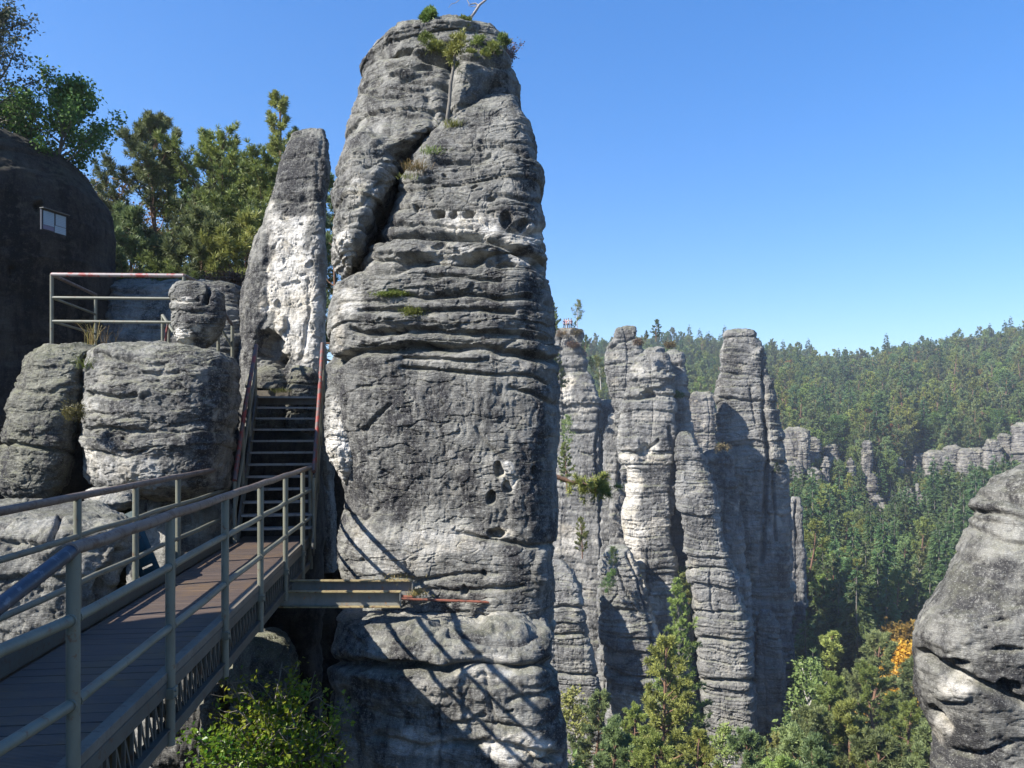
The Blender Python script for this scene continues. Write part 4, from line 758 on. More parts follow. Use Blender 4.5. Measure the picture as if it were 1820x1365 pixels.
# distant rocks on the wooded slope
def frock(L, yd, seed, label, hd=2.5, **kw):
    a = dict(na=150, nr=200, scale=4.5, joint=(.5, .09), low=(.12, .4), st=(.30, .09, .08), st2=(.1, .04), mid=.05, dark_noise=.7, pale_noise=.7); a.update(kw)
    ctrl = [(p[0], p[1], p[2], yd, hd * min(1, .3 + .35 * i)) for i, p in enumerate(L)]
    return pin('distant_rock', ctrl, label, seed, mat=M_CLIFF, cat='rock', **a)
FR = []
for L, yd, sd_, lab, hd in (
    ([(783, 1536, 1544), (788, 1531, 1550), (820, 1531, 1551), (850, 1533, 1551), (900, 1530, 1552)], 236, 201, 'tallest thin rock needle standing on the wooded slope, left group', 2.5),
    ([(813, 1508, 1515), (820, 1504, 1519), (845, 1503, 1520), (868, 1506, 1521), (900, 1506, 1522)], 232, 202, 'smooth upright rock finger left of the tallest needle on the slope', 2.2),
    ([(842, 1546, 1552), (848, 1543, 1557), (870, 1542, 1559), (900, 1541, 1562), (960, 1540, 1562)], 228, 203, 'bright narrow rock rib directly below the tallest needle', 2.0),
    ([(880, 1554, 1562), (886, 1550, 1567), (910, 1549, 1568), (940, 1548, 1570), (970, 1548, 1570)], 224, 204, 'rounded pale rock lump right of the bright narrow rib', 2.2),
    ([(893, 1564, 1570), (900, 1560, 1576), (925, 1557, 1577), (945, 1556, 1576), (970, 1556, 1576)], 222, 205, 'lowest pale rock of the needle group, half sunk in trees', 2.2),
    ([(896, 1539, 1546), (902, 1535, 1551), (925, 1534, 1552), (950, 1533, 1552)], 220, 206, 'squat rock left of the lowest pale rock on the slope', 2.0),
    ([(858, 1627, 1633), (862, 1625, 1635), (870, 1626, 1634), (880, 1628, 1642), (900, 1629, 1646), (930, 1626, 1648), (960, 1626, 1650)], 226, 207, 'rock pillar shaped like a figure with a round head in the trees', 2.0),
    ([(867, 1611, 1619), (872, 1607, 1623), (895, 1606, 1624), (930, 1604, 1624)], 228, 208, 'small rock pillar left of the round-headed one', 1.8),
    ([(879, 1579, 1584), (884, 1577, 1594), (905, 1577, 1595), (930, 1576, 1596)], 230, 209, 'small twin rock between the needle group and the round-headed pillar', 1.8),
    ([(812, 1595, 1599), (818, 1592, 1604), (840, 1592, 1605), (860, 1592, 1606)], 240, 210, 'tiny light rock blade among dark trees on the slope', 1.5),
    ([(760, 1402, 1424), (766, 1394, 1438), (800, 1390, 1440), (850, 1392, 1436), (900, 1392, 1440)], 236, 211, 'fluted rock face on the slope just right of the capped pinnacle', 5),
    ([(768, 1427, 1434), (774, 1421, 1438), (800, 1420, 1439), (840, 1418, 1440)], 228, 212, 'light leaning rock slab in front of the fluted rock face', 2.0),
    ([(830, 1442, 1452), (838, 1434, 1460), (860, 1432, 1462), (900, 1432, 1462)], 224, 213, 'rounded rock below the fluted face, among bushes', 3),
    ([(812, 1465, 1471), (820, 1462, 1476), (850, 1461, 1476), (880, 1460, 1476)], 226, 214, 'dark narrow rock between the rounded rock and the smooth finger', 2),
    ([(800, 1652, 1690), (806, 1642, 1700), (830, 1640, 1706), (860, 1642, 1710), (900, 1642, 1712)], 250, 215, 'left section of the long pale cliff band on the slope', 4),
    ([(797, 1710, 1740), (803, 1702, 1752), (830, 1700, 1756), (870, 1700, 1758), (900, 1700, 1758)], 246, 216, 'middle section of the long pale cliff band on the slope', 4),
    ([(780, 1754, 1768), (786, 1750, 1776), (815, 1748, 1786), (850, 1748, 1800), (900, 1748, 1810)], 243, 217, 'stepped right section of the long pale cliff band', 4),
    ([(790, 1684, 1700), (796, 1678, 1708), (830, 1676, 1712), (870, 1676, 1714)], 251, 221, 'narrow buttress between the left and middle sections of the pale cliff band', 4),
    ([(770, 1776, 1792), (776, 1770, 1800), (820, 1768, 1806), (880, 1768, 1806)], 247, 222, 'blocky buttress between the stepped section and the tall cliff corner', 4),
    ([(806, 1628, 1640), (812, 1620, 1650), (840, 1618, 1654), (880, 1618, 1656)], 256, 223, 'leftmost weathered end of the pale cliff band', 4),
    ([(790, 1470, 1484), (796, 1464, 1490), (820, 1462, 1494), (860, 1462, 1496)], 252, 224, 'broken rock step behind the smooth rock finger', 4),
    ([(776, 1440, 1452), (782, 1436, 1458), (810, 1434, 1460), (850, 1434, 1462)], 246, 225, 'fluted rock right of the light leaning slab', 4),
    ([(820, 1400, 1416), (828, 1396, 1424), (860, 1394, 1430), (900, 1394, 1434)], 226, 226, 'pale rock foot under the fluted face beside the capped pinnacle', 4),
    ([(752, 1808, 1840), (758, 1800, 1860), (800, 1796, 1880), (850, 1795, 1900)], 238, 218, 'tall pale cliff corner above the right-hand outcrop at the frame edge', 5),
    ([(695, 1232, 1262), (702, 1226, 1272), (740, 1226, 1274), (790, 1228, 1276), (860, 1228, 1278)], 205, 219, 'fluted rock wall seen in the gap between the massif and the capped pinnacle', 4)):
    o, P_, N_ = frock(L, yd, sd_, lab, hd)
    FR.append((min(p[1] for p in L), max(p[2] for p in L), L[0][0], L[-1][0], yd))
# ------------------------------------------------------------------ ground
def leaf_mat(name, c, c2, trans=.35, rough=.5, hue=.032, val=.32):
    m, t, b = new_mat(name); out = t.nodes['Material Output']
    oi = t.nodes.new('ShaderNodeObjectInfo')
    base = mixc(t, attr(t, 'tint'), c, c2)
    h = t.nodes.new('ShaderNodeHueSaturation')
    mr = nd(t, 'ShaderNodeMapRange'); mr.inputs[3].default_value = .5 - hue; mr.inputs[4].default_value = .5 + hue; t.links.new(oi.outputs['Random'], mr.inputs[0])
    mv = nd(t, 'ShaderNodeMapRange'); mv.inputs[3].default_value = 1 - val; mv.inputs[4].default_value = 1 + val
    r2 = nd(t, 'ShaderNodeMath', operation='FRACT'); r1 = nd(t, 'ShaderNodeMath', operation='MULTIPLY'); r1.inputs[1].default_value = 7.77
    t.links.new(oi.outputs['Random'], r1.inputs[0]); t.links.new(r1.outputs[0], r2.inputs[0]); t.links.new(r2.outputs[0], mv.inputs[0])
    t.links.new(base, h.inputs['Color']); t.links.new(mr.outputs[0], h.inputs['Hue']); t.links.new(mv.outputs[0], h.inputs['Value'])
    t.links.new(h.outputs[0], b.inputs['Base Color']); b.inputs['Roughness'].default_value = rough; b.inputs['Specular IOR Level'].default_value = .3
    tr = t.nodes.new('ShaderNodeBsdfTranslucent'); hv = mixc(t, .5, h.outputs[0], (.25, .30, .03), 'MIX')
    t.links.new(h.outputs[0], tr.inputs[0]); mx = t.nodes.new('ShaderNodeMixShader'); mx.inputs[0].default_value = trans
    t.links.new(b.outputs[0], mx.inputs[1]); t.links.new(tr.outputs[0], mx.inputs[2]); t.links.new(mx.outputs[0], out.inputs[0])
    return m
def bark_mat(name, c, c2):
    m, t, b = new_mat(name); v = mapping(t, (1, 1, .3))
    t.links.new(mixc(t, ramp(t, nz(t, v, 9, 6, .7), [(.35, 0.0), (.65, 1.0)]), c, c2), b.inputs['Base Color']); b.inputs['Roughness'].default_value = .9
    bp = nd(t, 'ShaderNodeBump'); bp.inputs['Distance'].default_value = .02; t.links.new(nz(t, v, 25, 6, .7), bp.inputs['Height']); t.links.new(bp.outputs[0], b.inputs['Normal']); return m
B_PINE = bark_mat('pine_bark', (.20, .10, .055), (.12, .08, .06)); B_GREY = bark_mat('grey_bark', (.12, .11, .095), (.20, .18, .15)); B_BIRCH = bark_mat('birch_bark', (.55, .52, .47), (.16, .14, .12))
B_DEAD = bark_mat('bleached_dead_wood', (.42, .39, .37), (.25, .22, .21))
L_PINE = leaf_mat('pine_needles', (.105, .135, .042), (.28, .33, .085), .25)
L_PINEB = leaf_mat('blue_green_pine_needles', (.085, .12, .055), (.21, .27, .105), .25)
L_SPRUCE = leaf_mat('spruce_needles', (.038, .070, .028), (.10, .15, .05), .2)
L_BROAD = leaf_mat('green_leaves', (.08, .13, .035), (.17, .23, .06), .4)
L_BUSH = leaf_mat('bright_green_leaves', (.07, .17, .02), (.28, .34, .035), .45, .35)
L_BIRCH = leaf_mat('yellow_green_leaves', (.16, .20, .06), (.28, .31, .10), .4)
L_ORANGE = leaf_mat('orange_autumn_leaves', (.24, .12, .035), (.34, .22, .06), .4)
L_YELLOW = leaf_mat('yellow_autumn_leaves', (.42, .30, .03), (.55, .42, .05), .4)
L_HEATH = leaf_mat('heather', (.13, .085, .05), (.20, .15, .07), .2)
L_PURPLE = leaf_mat('purple_twigs', (.22, .10, .11), (.32, .17, .15), .3)
L_GRASS = leaf_mat('dry_grass', (.16, .17, .05), (.36, .29, .12), .4)

RIDX = [-3, .10, .20, .245, .30, .36, .40, .43, .48, .53, .585, .67, .80, 3]
RIDY = [640, 625, 612, 620, 622, 632, 642, 650, 640, 624, 610, 598, 590, 600]
def ground_z(X, Y):
    Yp = np.maximum(Y, 1.0); a = X / Yp
    rp = np.interp(a, RIDX, RIDY)
    zr = EYE - (rp + 30 - HY) / F * 460
    kx = np.array([0, 40, 70, 90, 120, 150, 175, 200, 222, 236, 262, 330, 400]); kz = np.array([-42, -40, -37, -42, -47, -42, -37, -33, -30, -22, -9, 8, 22.])
    z = np.interp(Y, kx, kz)
    t = np.clip((Y - 262) / (460 - 262), 0, 1); zz = -9 + (zr + 9) * (t ** .85)
    z = np.where(Y > 262, zz, z); z = np.where(Y > 460, zr + (Y - 460) * .02 * (Y < 900) + 8.8 * (Y >= 900) - np.clip((Y - 900) / 4000, 0, 1) * 60, z)
    P = np.stack([X, Y, np.zeros_like(X)], -1)
    z = z + 3.0 * fbm(P, .02, 4, 900) * sstep(50, 150, Y) + .8 * fbm(P, .12, 3, 910)
    # the high ground on the left that the stairs and platform stand on
    e = sstep(-.3, -1.6, X + .20 * Y - .7 + .6 * noise(P, .35, 920)) * sstep(14.5, 16.5, Y) * sstep(56, 38, Y)
    zp = 2.2 + .045 * (Y - 15) + .35 * fbm(P, .3, 3, 930)
    return z * (1 - e) + zp * e
def m_ground():
    m, t, b = new_mat('forest_floor'); v = mapping(t, (.05, .05, .05))
    c = mixc(t, ramp(t, nz(t, v, 6, 8, .7), [(.4, 0.0), (.6, 1.0)]), (.05, .055, .022), (.12, .085, .045))
    c = mixc(t, ramp(t, nz(t, v, 60, 6, .7), [(.5, 0.0), (.65, .7)]), c, (.09, .11, .04))
    t.links.new(c, b.inputs['Base Color']); b.inputs['Roughness'].default_value = .95
    bp = nd(t, 'ShaderNodeBump'); bp.inputs['Distance'].default_value = .3; t.links.new(nz(t, v, 40, 8, .7), bp.inputs['Height']); t.links.new(bp.outputs[0], b.inputs['Normal']); return m
def build_ground():
    na_, rr_ = 420, np.concatenate([[.5], np.geomspace(4, 30, 60), np.geomspace(30.6, 900, 210)[0:], np.geomspace(960, 7000, 30)])
    # dense where the camera looks, full circle
    th = np.concatenate([np.linspace(-math.pi, -.9, 60, endpoint=False), np.linspace(-.9, .9, 300, endpoint=False), np.linspace(.9, math.pi, 60, endpoint=False)])
    R_, T_ = np.meshgrid(rr_, th, indexing='ij'); X = R_ * np.sin(T_); Y = R_ * np.cos(T_)
    Z = ground_z(X, np.abs(Y) * np.where(Y > 0, 1, .8)); V = np.stack([X, Y, Z], -1).reshape(-1, 3); n = len(th)
    i, j = np.meshgrid(np.arange(len(rr_) - 1), np.arange(n), indexing='ij'); j2 = (j + 1) % n
    q = np.stack([i * n + j, (i + 1) * n + j, (i + 1) * n + j2, i * n + j2], -1).reshape(-1, 4)
    me = np_mesh('ground', V, q); o = link_mesh('ground', me, m_ground()); tag(o, kind='structure'); return o
build_ground()
def gz(x, y): return float(ground_z(np.array([x], float), np.array([y], float))[0])

# ------------------------------------------------------------------ foliage helpers
def unit(v): return v / (np.linalg.norm(v, axis=-1, keepdims=True) + 1e-9)
class LF:
    """leaf faces of ONE crown"""
    def __init__(s): s.V = []; s.T = []; s.A = []; s.n = 0
    def needles(s, C, D, k, L, wd, rs, spread=.8, tint=None):
        C = np.repeat(C, k, 0); D = np.repeat(D, k, 0); n = len(C)
        d = unit(D + spread * rs.normal(size=(n, 3))); u = unit(np.cross(d, rs.normal(size=(n, 3))))
        ll = L * rs.uniform(.7, 1.2, (n, 1)); b = C + d * .02
        V = np.stack([b - u * wd / 2, b + u * wd / 2, b + d * ll + u * wd * .25, b + d * ll - u * wd * .25], 1).reshape(-1, 3)
        i = np.arange(n) * 4; s._q(V, np.stack([i, i + 1, i + 2, i + 3], 1), np.repeat(tint if tint is not None else rs.uniform(0, 1, n // k), k), 4)
    def leaves(s, C, D, size, rs, flat=.5, tint=None, asp=.55, fold=.15):
        n = len(C); d = unit(D + .7 * rs.normal(size=(n, 3))); nn = unit(np.array([0, 0, 1.0]) * flat + rs.normal(size=(n, 3)) * .6)
        u = unit(np.cross(d, nn)); w_ = np.cross(u, d); sz = size * rs.uniform(.6, 1.25, (n, 1))
        V = np.stack([C, C + d * sz * .5 - u * sz * asp / 2 + w_ * sz * fold, C + d * sz, C + d * sz * .5 + u * sz * asp / 2 + w_ * sz * fold], 1).reshape(-1, 3)
        i = np.arange(n) * 4; s._q(V, np.stack([i, i + 1, i + 2, i + 3], 1), tint if tint is not None else rs.uniform(0, 1, n), 4)
    def _q(s, V, Q, tint, k):
        s.V.append(V); s.T.append(Q + s.n); s.A.append(np.repeat(np.clip(tint, 0, 1), k)); s.n += len(V)
    def mesh(s, name, origin=(0, 0, 0)):
        return np_mesh(name, np.concatenate(s.V), [np.concatenate(s.T)], {'tint': np.concatenate(s.A)}, False, origin)
class Skel:
    def __init__(s, seed): s.mb = MB(); s.rs = np.random.RandomState(seed); s.tip = []; s.tdir = []; s.tr = []
    def limb(s, p, d, L, r, n=5, up=.0, wig=.12, r1=.35, k=5, tips=(.35, 1.0, 6)):
        rs = s.rs; d = unit(np.asarray(d, float)); pts = [np.asarray(p, float)]; ds = [d]
        for i in range(n):
            d = unit(d + np.array([0, 0, up / n]) + rs.normal(0, wig / math.sqrt(n), 3)); pts.append(pts[-1] + d * L / n); ds.append(d)
        s.mb.tube(pts, list(np.linspace(r, r * r1, n + 1)), k, False)
        return pts, ds
    def at(s, pts, ds, t):
        f = t * (len(pts) - 1); i = min(int(f), len(pts) - 2); return pts[i] + (pts[i + 1] - pts[i]) * (f - i), ds[i + 1]

def pine(seed, H, c0=.35, wid=.28, nb=34, kk=22, nl=.15, nw=.018, lean=0.0, sub=6, prof=None, sparse=0.0, rt=None, density=1.0, flatten=.75, upb=.5):
    """Scots pine: returns (skeleton MB, LF). Branch length follows prof(t), t from crown base 0 to the tip 1"""
    S = Skel(seed); rs = S.rs; rt = rt or H * .018
    tr, td = S.limb((0, 0, 0), (lean, rs.normal(0, .03), 1), H, rt, 9, .05, .10, .18, 8)
    prof = prof or (lambda t: (1 - t) ** .7 * (.55 + .45 * min(1, t * 4)) + .06)
    C = []; D = []; Tn = []
    for b in range(nb):
        t = c0 + (1 - c0) * ((b + rs.uniform(0, .8)) / nb) ** .9; tt = (t - c0) / (1 - c0)
        p, _ = S.at(tr, td, min(t, .995)); az = b * 2.4 + rs.normal(0, .4)
        if rs.uniform() < sparse: continue
        L = H * wid * prof(tt) * rs.uniform(.65, 1.25); el = .05 + .75 * tt + rs.normal(0, .12)
        bp, bd = S.limb(p, (math.cos(az) * math.cos(el), math.sin(az) * math.cos(el), math.sin(el)), L, rt * (.32 * (1 - tt) + .10), 5, upb, .35, .25, 4)
        ns = max(2, int(sub * (.4 + L / (H * wid))))
        for q in range(ns):
            u = .35 + .65 * (q + rs.uniform(0, 1)) / ns; sp_, sdir = S.at(bp, bd, min(u, .99))
            sl = L * (.30 + .1 * rs.uniform()) * (1.15 - u * .7)
            dd = unit(sdir + rs.normal(0, .75, 3) * [1, 1, flatten] + [0, 0, .25])
            tp, tdv = S.limb(sp_, dd, sl, rt * .05, 3, .3, .25, .5, 3)
            m = max(2, int(3 * density + sl * 2.2 * density))
            for z in range(m):
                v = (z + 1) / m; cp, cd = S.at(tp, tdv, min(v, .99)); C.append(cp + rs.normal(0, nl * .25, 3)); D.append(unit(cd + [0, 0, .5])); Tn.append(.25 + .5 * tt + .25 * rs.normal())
        C.append(bp[-1]); D.append(bd[-1]); Tn.append(.6)
    C.append(tr[-1]); D.append(np.array([0, 0, 1.])); Tn.append(.8)
    C, D, Tn = np.array(C), np.array(D), np.array(Tn)
    lf = LF(); lf.needles(C, D, kk, nl, nw, rs, .62, Tn); return S.mb, lf
def spruce(seed, H, wid=.17, nw=26, kk=5, nl=.5, wd=.16):
    S = Skel(seed); rs = S.rs; S.limb((0, 0, 0), (0, 0, 1), H, H * .014, 4, 0, .02, .1, 5)
    C = []; D = []; Tn = []
    for i in range(nw):
        t = .12 + .88 * i / nw; L = H * wid * (1 - t) ** .85 + .12; nb = max(4, int(9 * (1 - t) + 4))
        for j in range(nb):
            az = rs.uniform(0, 6.28); l = L * rs.uniform(.7, 1.2); z = H * t + rs.normal(0, H * .008); m = max(2, int(l / (nl * .45)))
            for q in range(m):
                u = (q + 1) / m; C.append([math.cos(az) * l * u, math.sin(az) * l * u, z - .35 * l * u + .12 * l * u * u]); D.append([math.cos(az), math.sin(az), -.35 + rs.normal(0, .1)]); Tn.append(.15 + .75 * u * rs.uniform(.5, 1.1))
    C.append([0, 0, H]); D.append([0, 0, 1]); Tn.append(.6)
    lf = LF(); lf.needles(np.array(C), np.array(D), kk, nl, wd, rs, .35, np.array(Tn)); return S.mb, lf
def broad(seed, H, c0=.3, wid=.32, nb=14, sub=7, per=16, size=.3, R=.5, lean=0, birchy=False, asp=.6, rt=None):
    S = Skel(seed); rs = S.rs; rt = rt or H * .018
    tr, td = S.limb((0, 0, 0), (lean, 0, 1), H * .92, rt, 7, 0, .12, .15, 7); C = []; D = []; Tn = []
    for b in range(nb):
        t = c0 + (.98 - c0) * (b + rs.uniform(0, .8)) / nb; tt = (t - c0) / (1 - c0); p, _ = S.at(tr, td, min(t, .99)); az = b * 2.4 + rs.normal(0, .5)
        L = H * wid * (math.sin(math.pi * (.22 + .72 * tt)) * .9 + .15) * rs.uniform(.75, 1.2); el = .35 + .7 * tt + (.3 if birchy else 0)
        bp, bd = S.limb(p, (math.cos(az) * math.cos(el), math.sin(az) * math.cos(el), math.sin(el)), L, rt * .35, 5, (-.3 if birchy else .3), .3, .25, 4)
        for q in range(sub):
            u = .3 + .7 * (q + rs.uniform()) / sub; sp_, sdir = S.at(bp, bd, min(u, .99)); sl = L * .35 * (1.2 - .6 * u)
            tp, tdv = S.limb(sp_, unit(sdir + rs.normal(0, .7, 3)), sl, rt * .06, 3, -.5 if birchy else .1, .3, .5, 3)
            n = per; cc = np.array([S.at(tp, tdv, rs.uniform(.2, .99))[0] for _ in range(n)]) + rs.normal(0, R * .42, (n, 3)) * [1, 1, .7]
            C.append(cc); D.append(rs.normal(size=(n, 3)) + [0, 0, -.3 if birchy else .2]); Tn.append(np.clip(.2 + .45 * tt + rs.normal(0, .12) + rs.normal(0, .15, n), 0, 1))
    lf = LF(); lf.leaves(np.concatenate(C), np.concatenate(D), size, rs, .7, np.concatenate(Tn), asp); return S.mb, lf

def plant_tree(name, loc, gen, bark, leaf, label, cat='tree', group=None, rot=0, kind=None):
    mb, lf = gen; e = empty(name, loc, label, cat, group, kind); e.rotation_euler.z = rot
    me = np_mesh('trunk', np.concatenate(mb.V), [np.concatenate(mb.q) if mb.q else [], np.concatenate(mb.t) if mb.t else []]); link_mesh('trunk', me, bark, e)
    link_mesh('crown', lf.mesh('crown'), leaf, e); return e
def tree_mesh(name, gen, bark, leaf):
    """small far tree: one mesh with bark and leaves"""
    mb, lf = gen; V1 = np.concatenate(mb.V); V2 = np.concatenate(lf.V); q1 = np.concatenate(mb.q); q2 = np.concatenate(lf.T) + len(V1)
    at = np.concatenate([np.full(len(V1), .5), np.concatenate(lf.A)])
    me = np_mesh(name, np.concatenate([V1, V2]), [q1, q2], {'tint': at}, False); me.materials.append(bark); me.materials.append(leaf)
    mi = np.zeros(len(q1) + len(q2), dtype=np.int32); mi[len(q1):] = 1; me.polygons.foreach_set('material_index', mi); return me

# ------------------------------------------------------------------ the forest on the far slope and in the gorge
FK = {}
flat = lambda t: (1 - t) ** .45 * (.6 + .4 * min(1, t * 3)) + .08
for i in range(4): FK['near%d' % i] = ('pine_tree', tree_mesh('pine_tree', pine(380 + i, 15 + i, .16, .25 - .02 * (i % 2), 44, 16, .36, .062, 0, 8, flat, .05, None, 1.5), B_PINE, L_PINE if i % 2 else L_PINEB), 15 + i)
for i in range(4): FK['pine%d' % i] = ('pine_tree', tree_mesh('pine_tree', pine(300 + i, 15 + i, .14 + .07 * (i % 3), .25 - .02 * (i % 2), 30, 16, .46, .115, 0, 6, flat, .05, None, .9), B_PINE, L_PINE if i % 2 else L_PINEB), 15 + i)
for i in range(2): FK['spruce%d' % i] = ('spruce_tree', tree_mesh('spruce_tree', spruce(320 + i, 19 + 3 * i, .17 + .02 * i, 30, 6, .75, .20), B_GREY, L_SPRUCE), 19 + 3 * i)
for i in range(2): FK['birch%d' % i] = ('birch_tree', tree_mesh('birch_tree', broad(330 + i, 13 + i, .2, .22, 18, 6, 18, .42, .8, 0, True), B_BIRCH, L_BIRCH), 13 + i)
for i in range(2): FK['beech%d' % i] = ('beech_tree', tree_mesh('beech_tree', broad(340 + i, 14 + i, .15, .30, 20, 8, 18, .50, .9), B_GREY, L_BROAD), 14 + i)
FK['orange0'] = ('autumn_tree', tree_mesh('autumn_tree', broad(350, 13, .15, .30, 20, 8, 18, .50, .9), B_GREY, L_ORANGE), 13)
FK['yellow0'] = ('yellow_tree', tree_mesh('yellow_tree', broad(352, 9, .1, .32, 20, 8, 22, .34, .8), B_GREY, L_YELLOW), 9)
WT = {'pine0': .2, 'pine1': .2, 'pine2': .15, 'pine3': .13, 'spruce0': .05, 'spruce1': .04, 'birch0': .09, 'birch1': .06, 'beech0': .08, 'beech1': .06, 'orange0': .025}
rf = np.random.RandomState(77)
pts = []
def try_pt(X, Y, dens=1.0):
    pts.append((X, Y))
# jittered grid over the visible wedge
for Y in np.arange(100, 560, 4.6 ):
    st_ = 4.6 if Y < 300 else 5.4
    for X in np.arange(.02 * Y, .74 * Y, st_):
        x = X + rf.uniform(-2, 2); y = Y + rf.uniform(-2, 2)
        if Y > 300 and rf.uniform() < .15: continue
        pts.append((x, y))
for (l, r_, t_, b_, yd) in FR:                            # scrub and small trees round the feet of the rocks
    for _ in range(int((r_ - l) * 1.1) + 14):
        y = yd + rf.uniform(-34, 8); x = (rf.uniform(l - 14, r_ + 14) - CX) / F * y; pts.append((x, y))
pts = np.array(pts); pz = ground_z(pts[:, 0], pts[:, 1]); 
keep = np.ones(len(pts), bool)
ppx, ppy = proj(np.stack([pts[:, 0], pts[:, 1], pz], -1))
hh = 15.0 / pts[:, 1] * F
scap = np.full(len(pts), 9.0)
for (l, r_, t_, b_, yd) in FR:                            # no trees inside or standing in front of the distant rock faces
    inz = (ppx > l - 7) & (ppx < r_ + 7) & (pts[:, 1] < yd + 5) & (pts[:, 1] > yd - 70)
    smax = (ppy - (t_ + (b_ - t_) * np.where(l > 1600, .5, .52))) / (hh * 1.1)
    scap = np.where(inz, np.minimum(scap, smax), scap)
keep &= scap > .16
keep &= ~((pts[:, 1] < 148) & (ppx < 1416)); keep &= ppx < 1850; keep &= ~((pts[:, 1] < 124) & (ppx > 1530))
pts = pts[keep]; pz = pz[keep]; scap = scap[keep]
kinds = list(WT); pr_ = np.array([WT[k] for k in kinds]); pr_ /= pr_.sum()
P3 = np.stack([pts[:, 0], pts[:, 1], pz], -1)
kn = noise(P3, .018, 5)
sel = []
for i in range(len(pts)):
    k = kinds[rf.choice(len(kinds), p=pr_)]
    px_, py_ = proj(P3[i])
    if pts[i, 1] < 215 and (px_ > 1560 or rf.uniform() < .35) and rf.uniform() < .75: k = 'spruce%d' % rf.randint(2)       # the dark spruce stand
    if pts[i, 1] > 300 and kn[i] > .25 and rf.uniform() < .4: k = 'beech%d' % rf.randint(2)
    if pts[i, 1] > 400 and px_ > 1540 and rf.uniform() < .10: k = 'orange0'
    sel.append(k)
sc_all = np.minimum((.5 + .75 * rf.beta(2, 2, len(pts))), scap); ro_all = rf.uniform(0, 6.28, len(pts))
vis = np.argsort(pts[:, 1])
NIND = 270
LAB = {'pine_tree': ('grey green pine among the trees covering the far slope', 'pines on the wooded slope'), 'spruce_tree': ('dark pointed spruce in the stand at the foot of the far slope', 'spruces on the wooded slope'),
       'birch_tree': ('pale yellow green birch among the trees covering the far slope', 'birches on the wooded slope'), 'beech_tree': ('rounded leafy green tree among the pines of the far slope', 'leafy trees on the wooded slope'), 'autumn_tree': ('tree with rusty orange leaves among the green trees of the slope', 'autumn trees on the slope')}
def put(k, loc, s=1.0, rot=0.0, label=None, group=None, name=None):
    nm, me, h = FK[k]; o = bpy.data.objects.new(name or nm, me); col.objects.link(o); o.location = loc; o.scale = (s, s, s * 1.0); o.rotation_euler.z = rot
    l, g_ = LAB.get(nm, (label, group)); tag(o, label or l, 'tree', group if label else g_); return o
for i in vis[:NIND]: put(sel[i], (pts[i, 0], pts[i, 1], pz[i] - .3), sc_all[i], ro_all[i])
# the rest of the wood reads as one mass
rest = vis[NIND:]
src = {}
def gn_forest():
    me = bpy.data.meshes.new('forest'); me.vertices.add(len(rest)); me.vertices.foreach_set('co', P3[rest].astype(np.float32).ravel())
    ks = sorted(set(sel[i] for i in rest)); a = me.attributes.new('tree_scale', 'FLOAT', 'POINT'); a.data.foreach_set('value', sc_all[rest].astype(np.float32))
    a = me.attributes.new('tree_turn', 'FLOAT', 'POINT'); a.data.foreach_set('value', ro_all[rest].astype(np.float32))
    a = me.attributes.new('tree_kind', 'INT', 'POINT'); a.data.foreach_set('value', np.array([ks.index(sel[i]) for i in rest], dtype=np.int32))
    o = bpy.data.objects.new('forest', me); col.objects.link(o); tag(o, 'mixed pine and leafy forest covering the upper far slope up to the skyline', 'forest', kind='stuff')
    ng = bpy.data.node_groups.new('forest_nodes', 'GeometryNodeTree'); ng.interface.new_socket('Geometry', in_out='INPUT', socket_type='NodeSocketGeometry'); ng.interface.new_socket('Geometry', in_out='OUTPUT', socket_type='NodeSocketGeometry')
    gi = ng.nodes.new('NodeGroupInput'); go = ng.nodes.new('NodeGroupOutput'); J = ng.nodes.new('GeometryNodeJoinGeometry'); lk = ng.links
    def na(nm, ty):
        n = ng.nodes.new('GeometryNodeInputNamedAttribute'); n.data_type = ty; n.inputs[0].default_value = nm; return [x for x in n.outputs if x.enabled][0]
    kd = na('tree_kind', 'INT'); sc1 = na('tree_scale', 'FLOAT'); tn = na('tree_turn', 'FLOAT')
    cx_ = ng.nodes.new('ShaderNodeCombineXYZ'); lk.new(tn, cx_.inputs[2])
    er = ng.nodes.new('FunctionNodeEulerToRotation'); lk.new(cx_.outputs[0], er.inputs[0])
    for q, k in enumerate(ks):
        so_ = next(x for x in col.objects if x.type == 'MESH' and x.data == FK[k][1]) if any(x.type == 'MESH' and x.data == FK[k][1] for x in col.objects) else None
        if so_ is None: continue
        oi = ng.nodes.new('GeometryNodeObjectInfo'); oi.inputs[0].default_value = so_; oi.transform_space = 'ORIGINAL'; oi.inputs['As Instance'].default_value = False
        ip = ng.nodes.new('GeometryNodeInstanceOnPoints'); cmp_ = ng.nodes.new('FunctionNodeCompare'); cmp_.data_type = 'INT'; cmp_.operation = 'EQUAL'
        ins = [x for x in cmp_.inputs if x.enabled]; lk.new(kd, ins[0]); ins[1].default_value = q
        lk.new(gi.outputs[0], ip.inputs['Points']); lk.new(cmp_.outputs[0], ip.inputs['Selection']); lk.new(oi.outputs['Geometry'], ip.inputs['Instance'])
        lk.new(er.outputs[0], ip.inputs['Rotation']); lk.new(sc1, ip.inputs['Scale']); lk.new(ip.outputs[0], J.inputs[0])
    lk.new(J.outputs[0], go.inputs[0]); md = o.modifiers.new('forest', 'NODES'); md.node_group = ng
gn_forest()

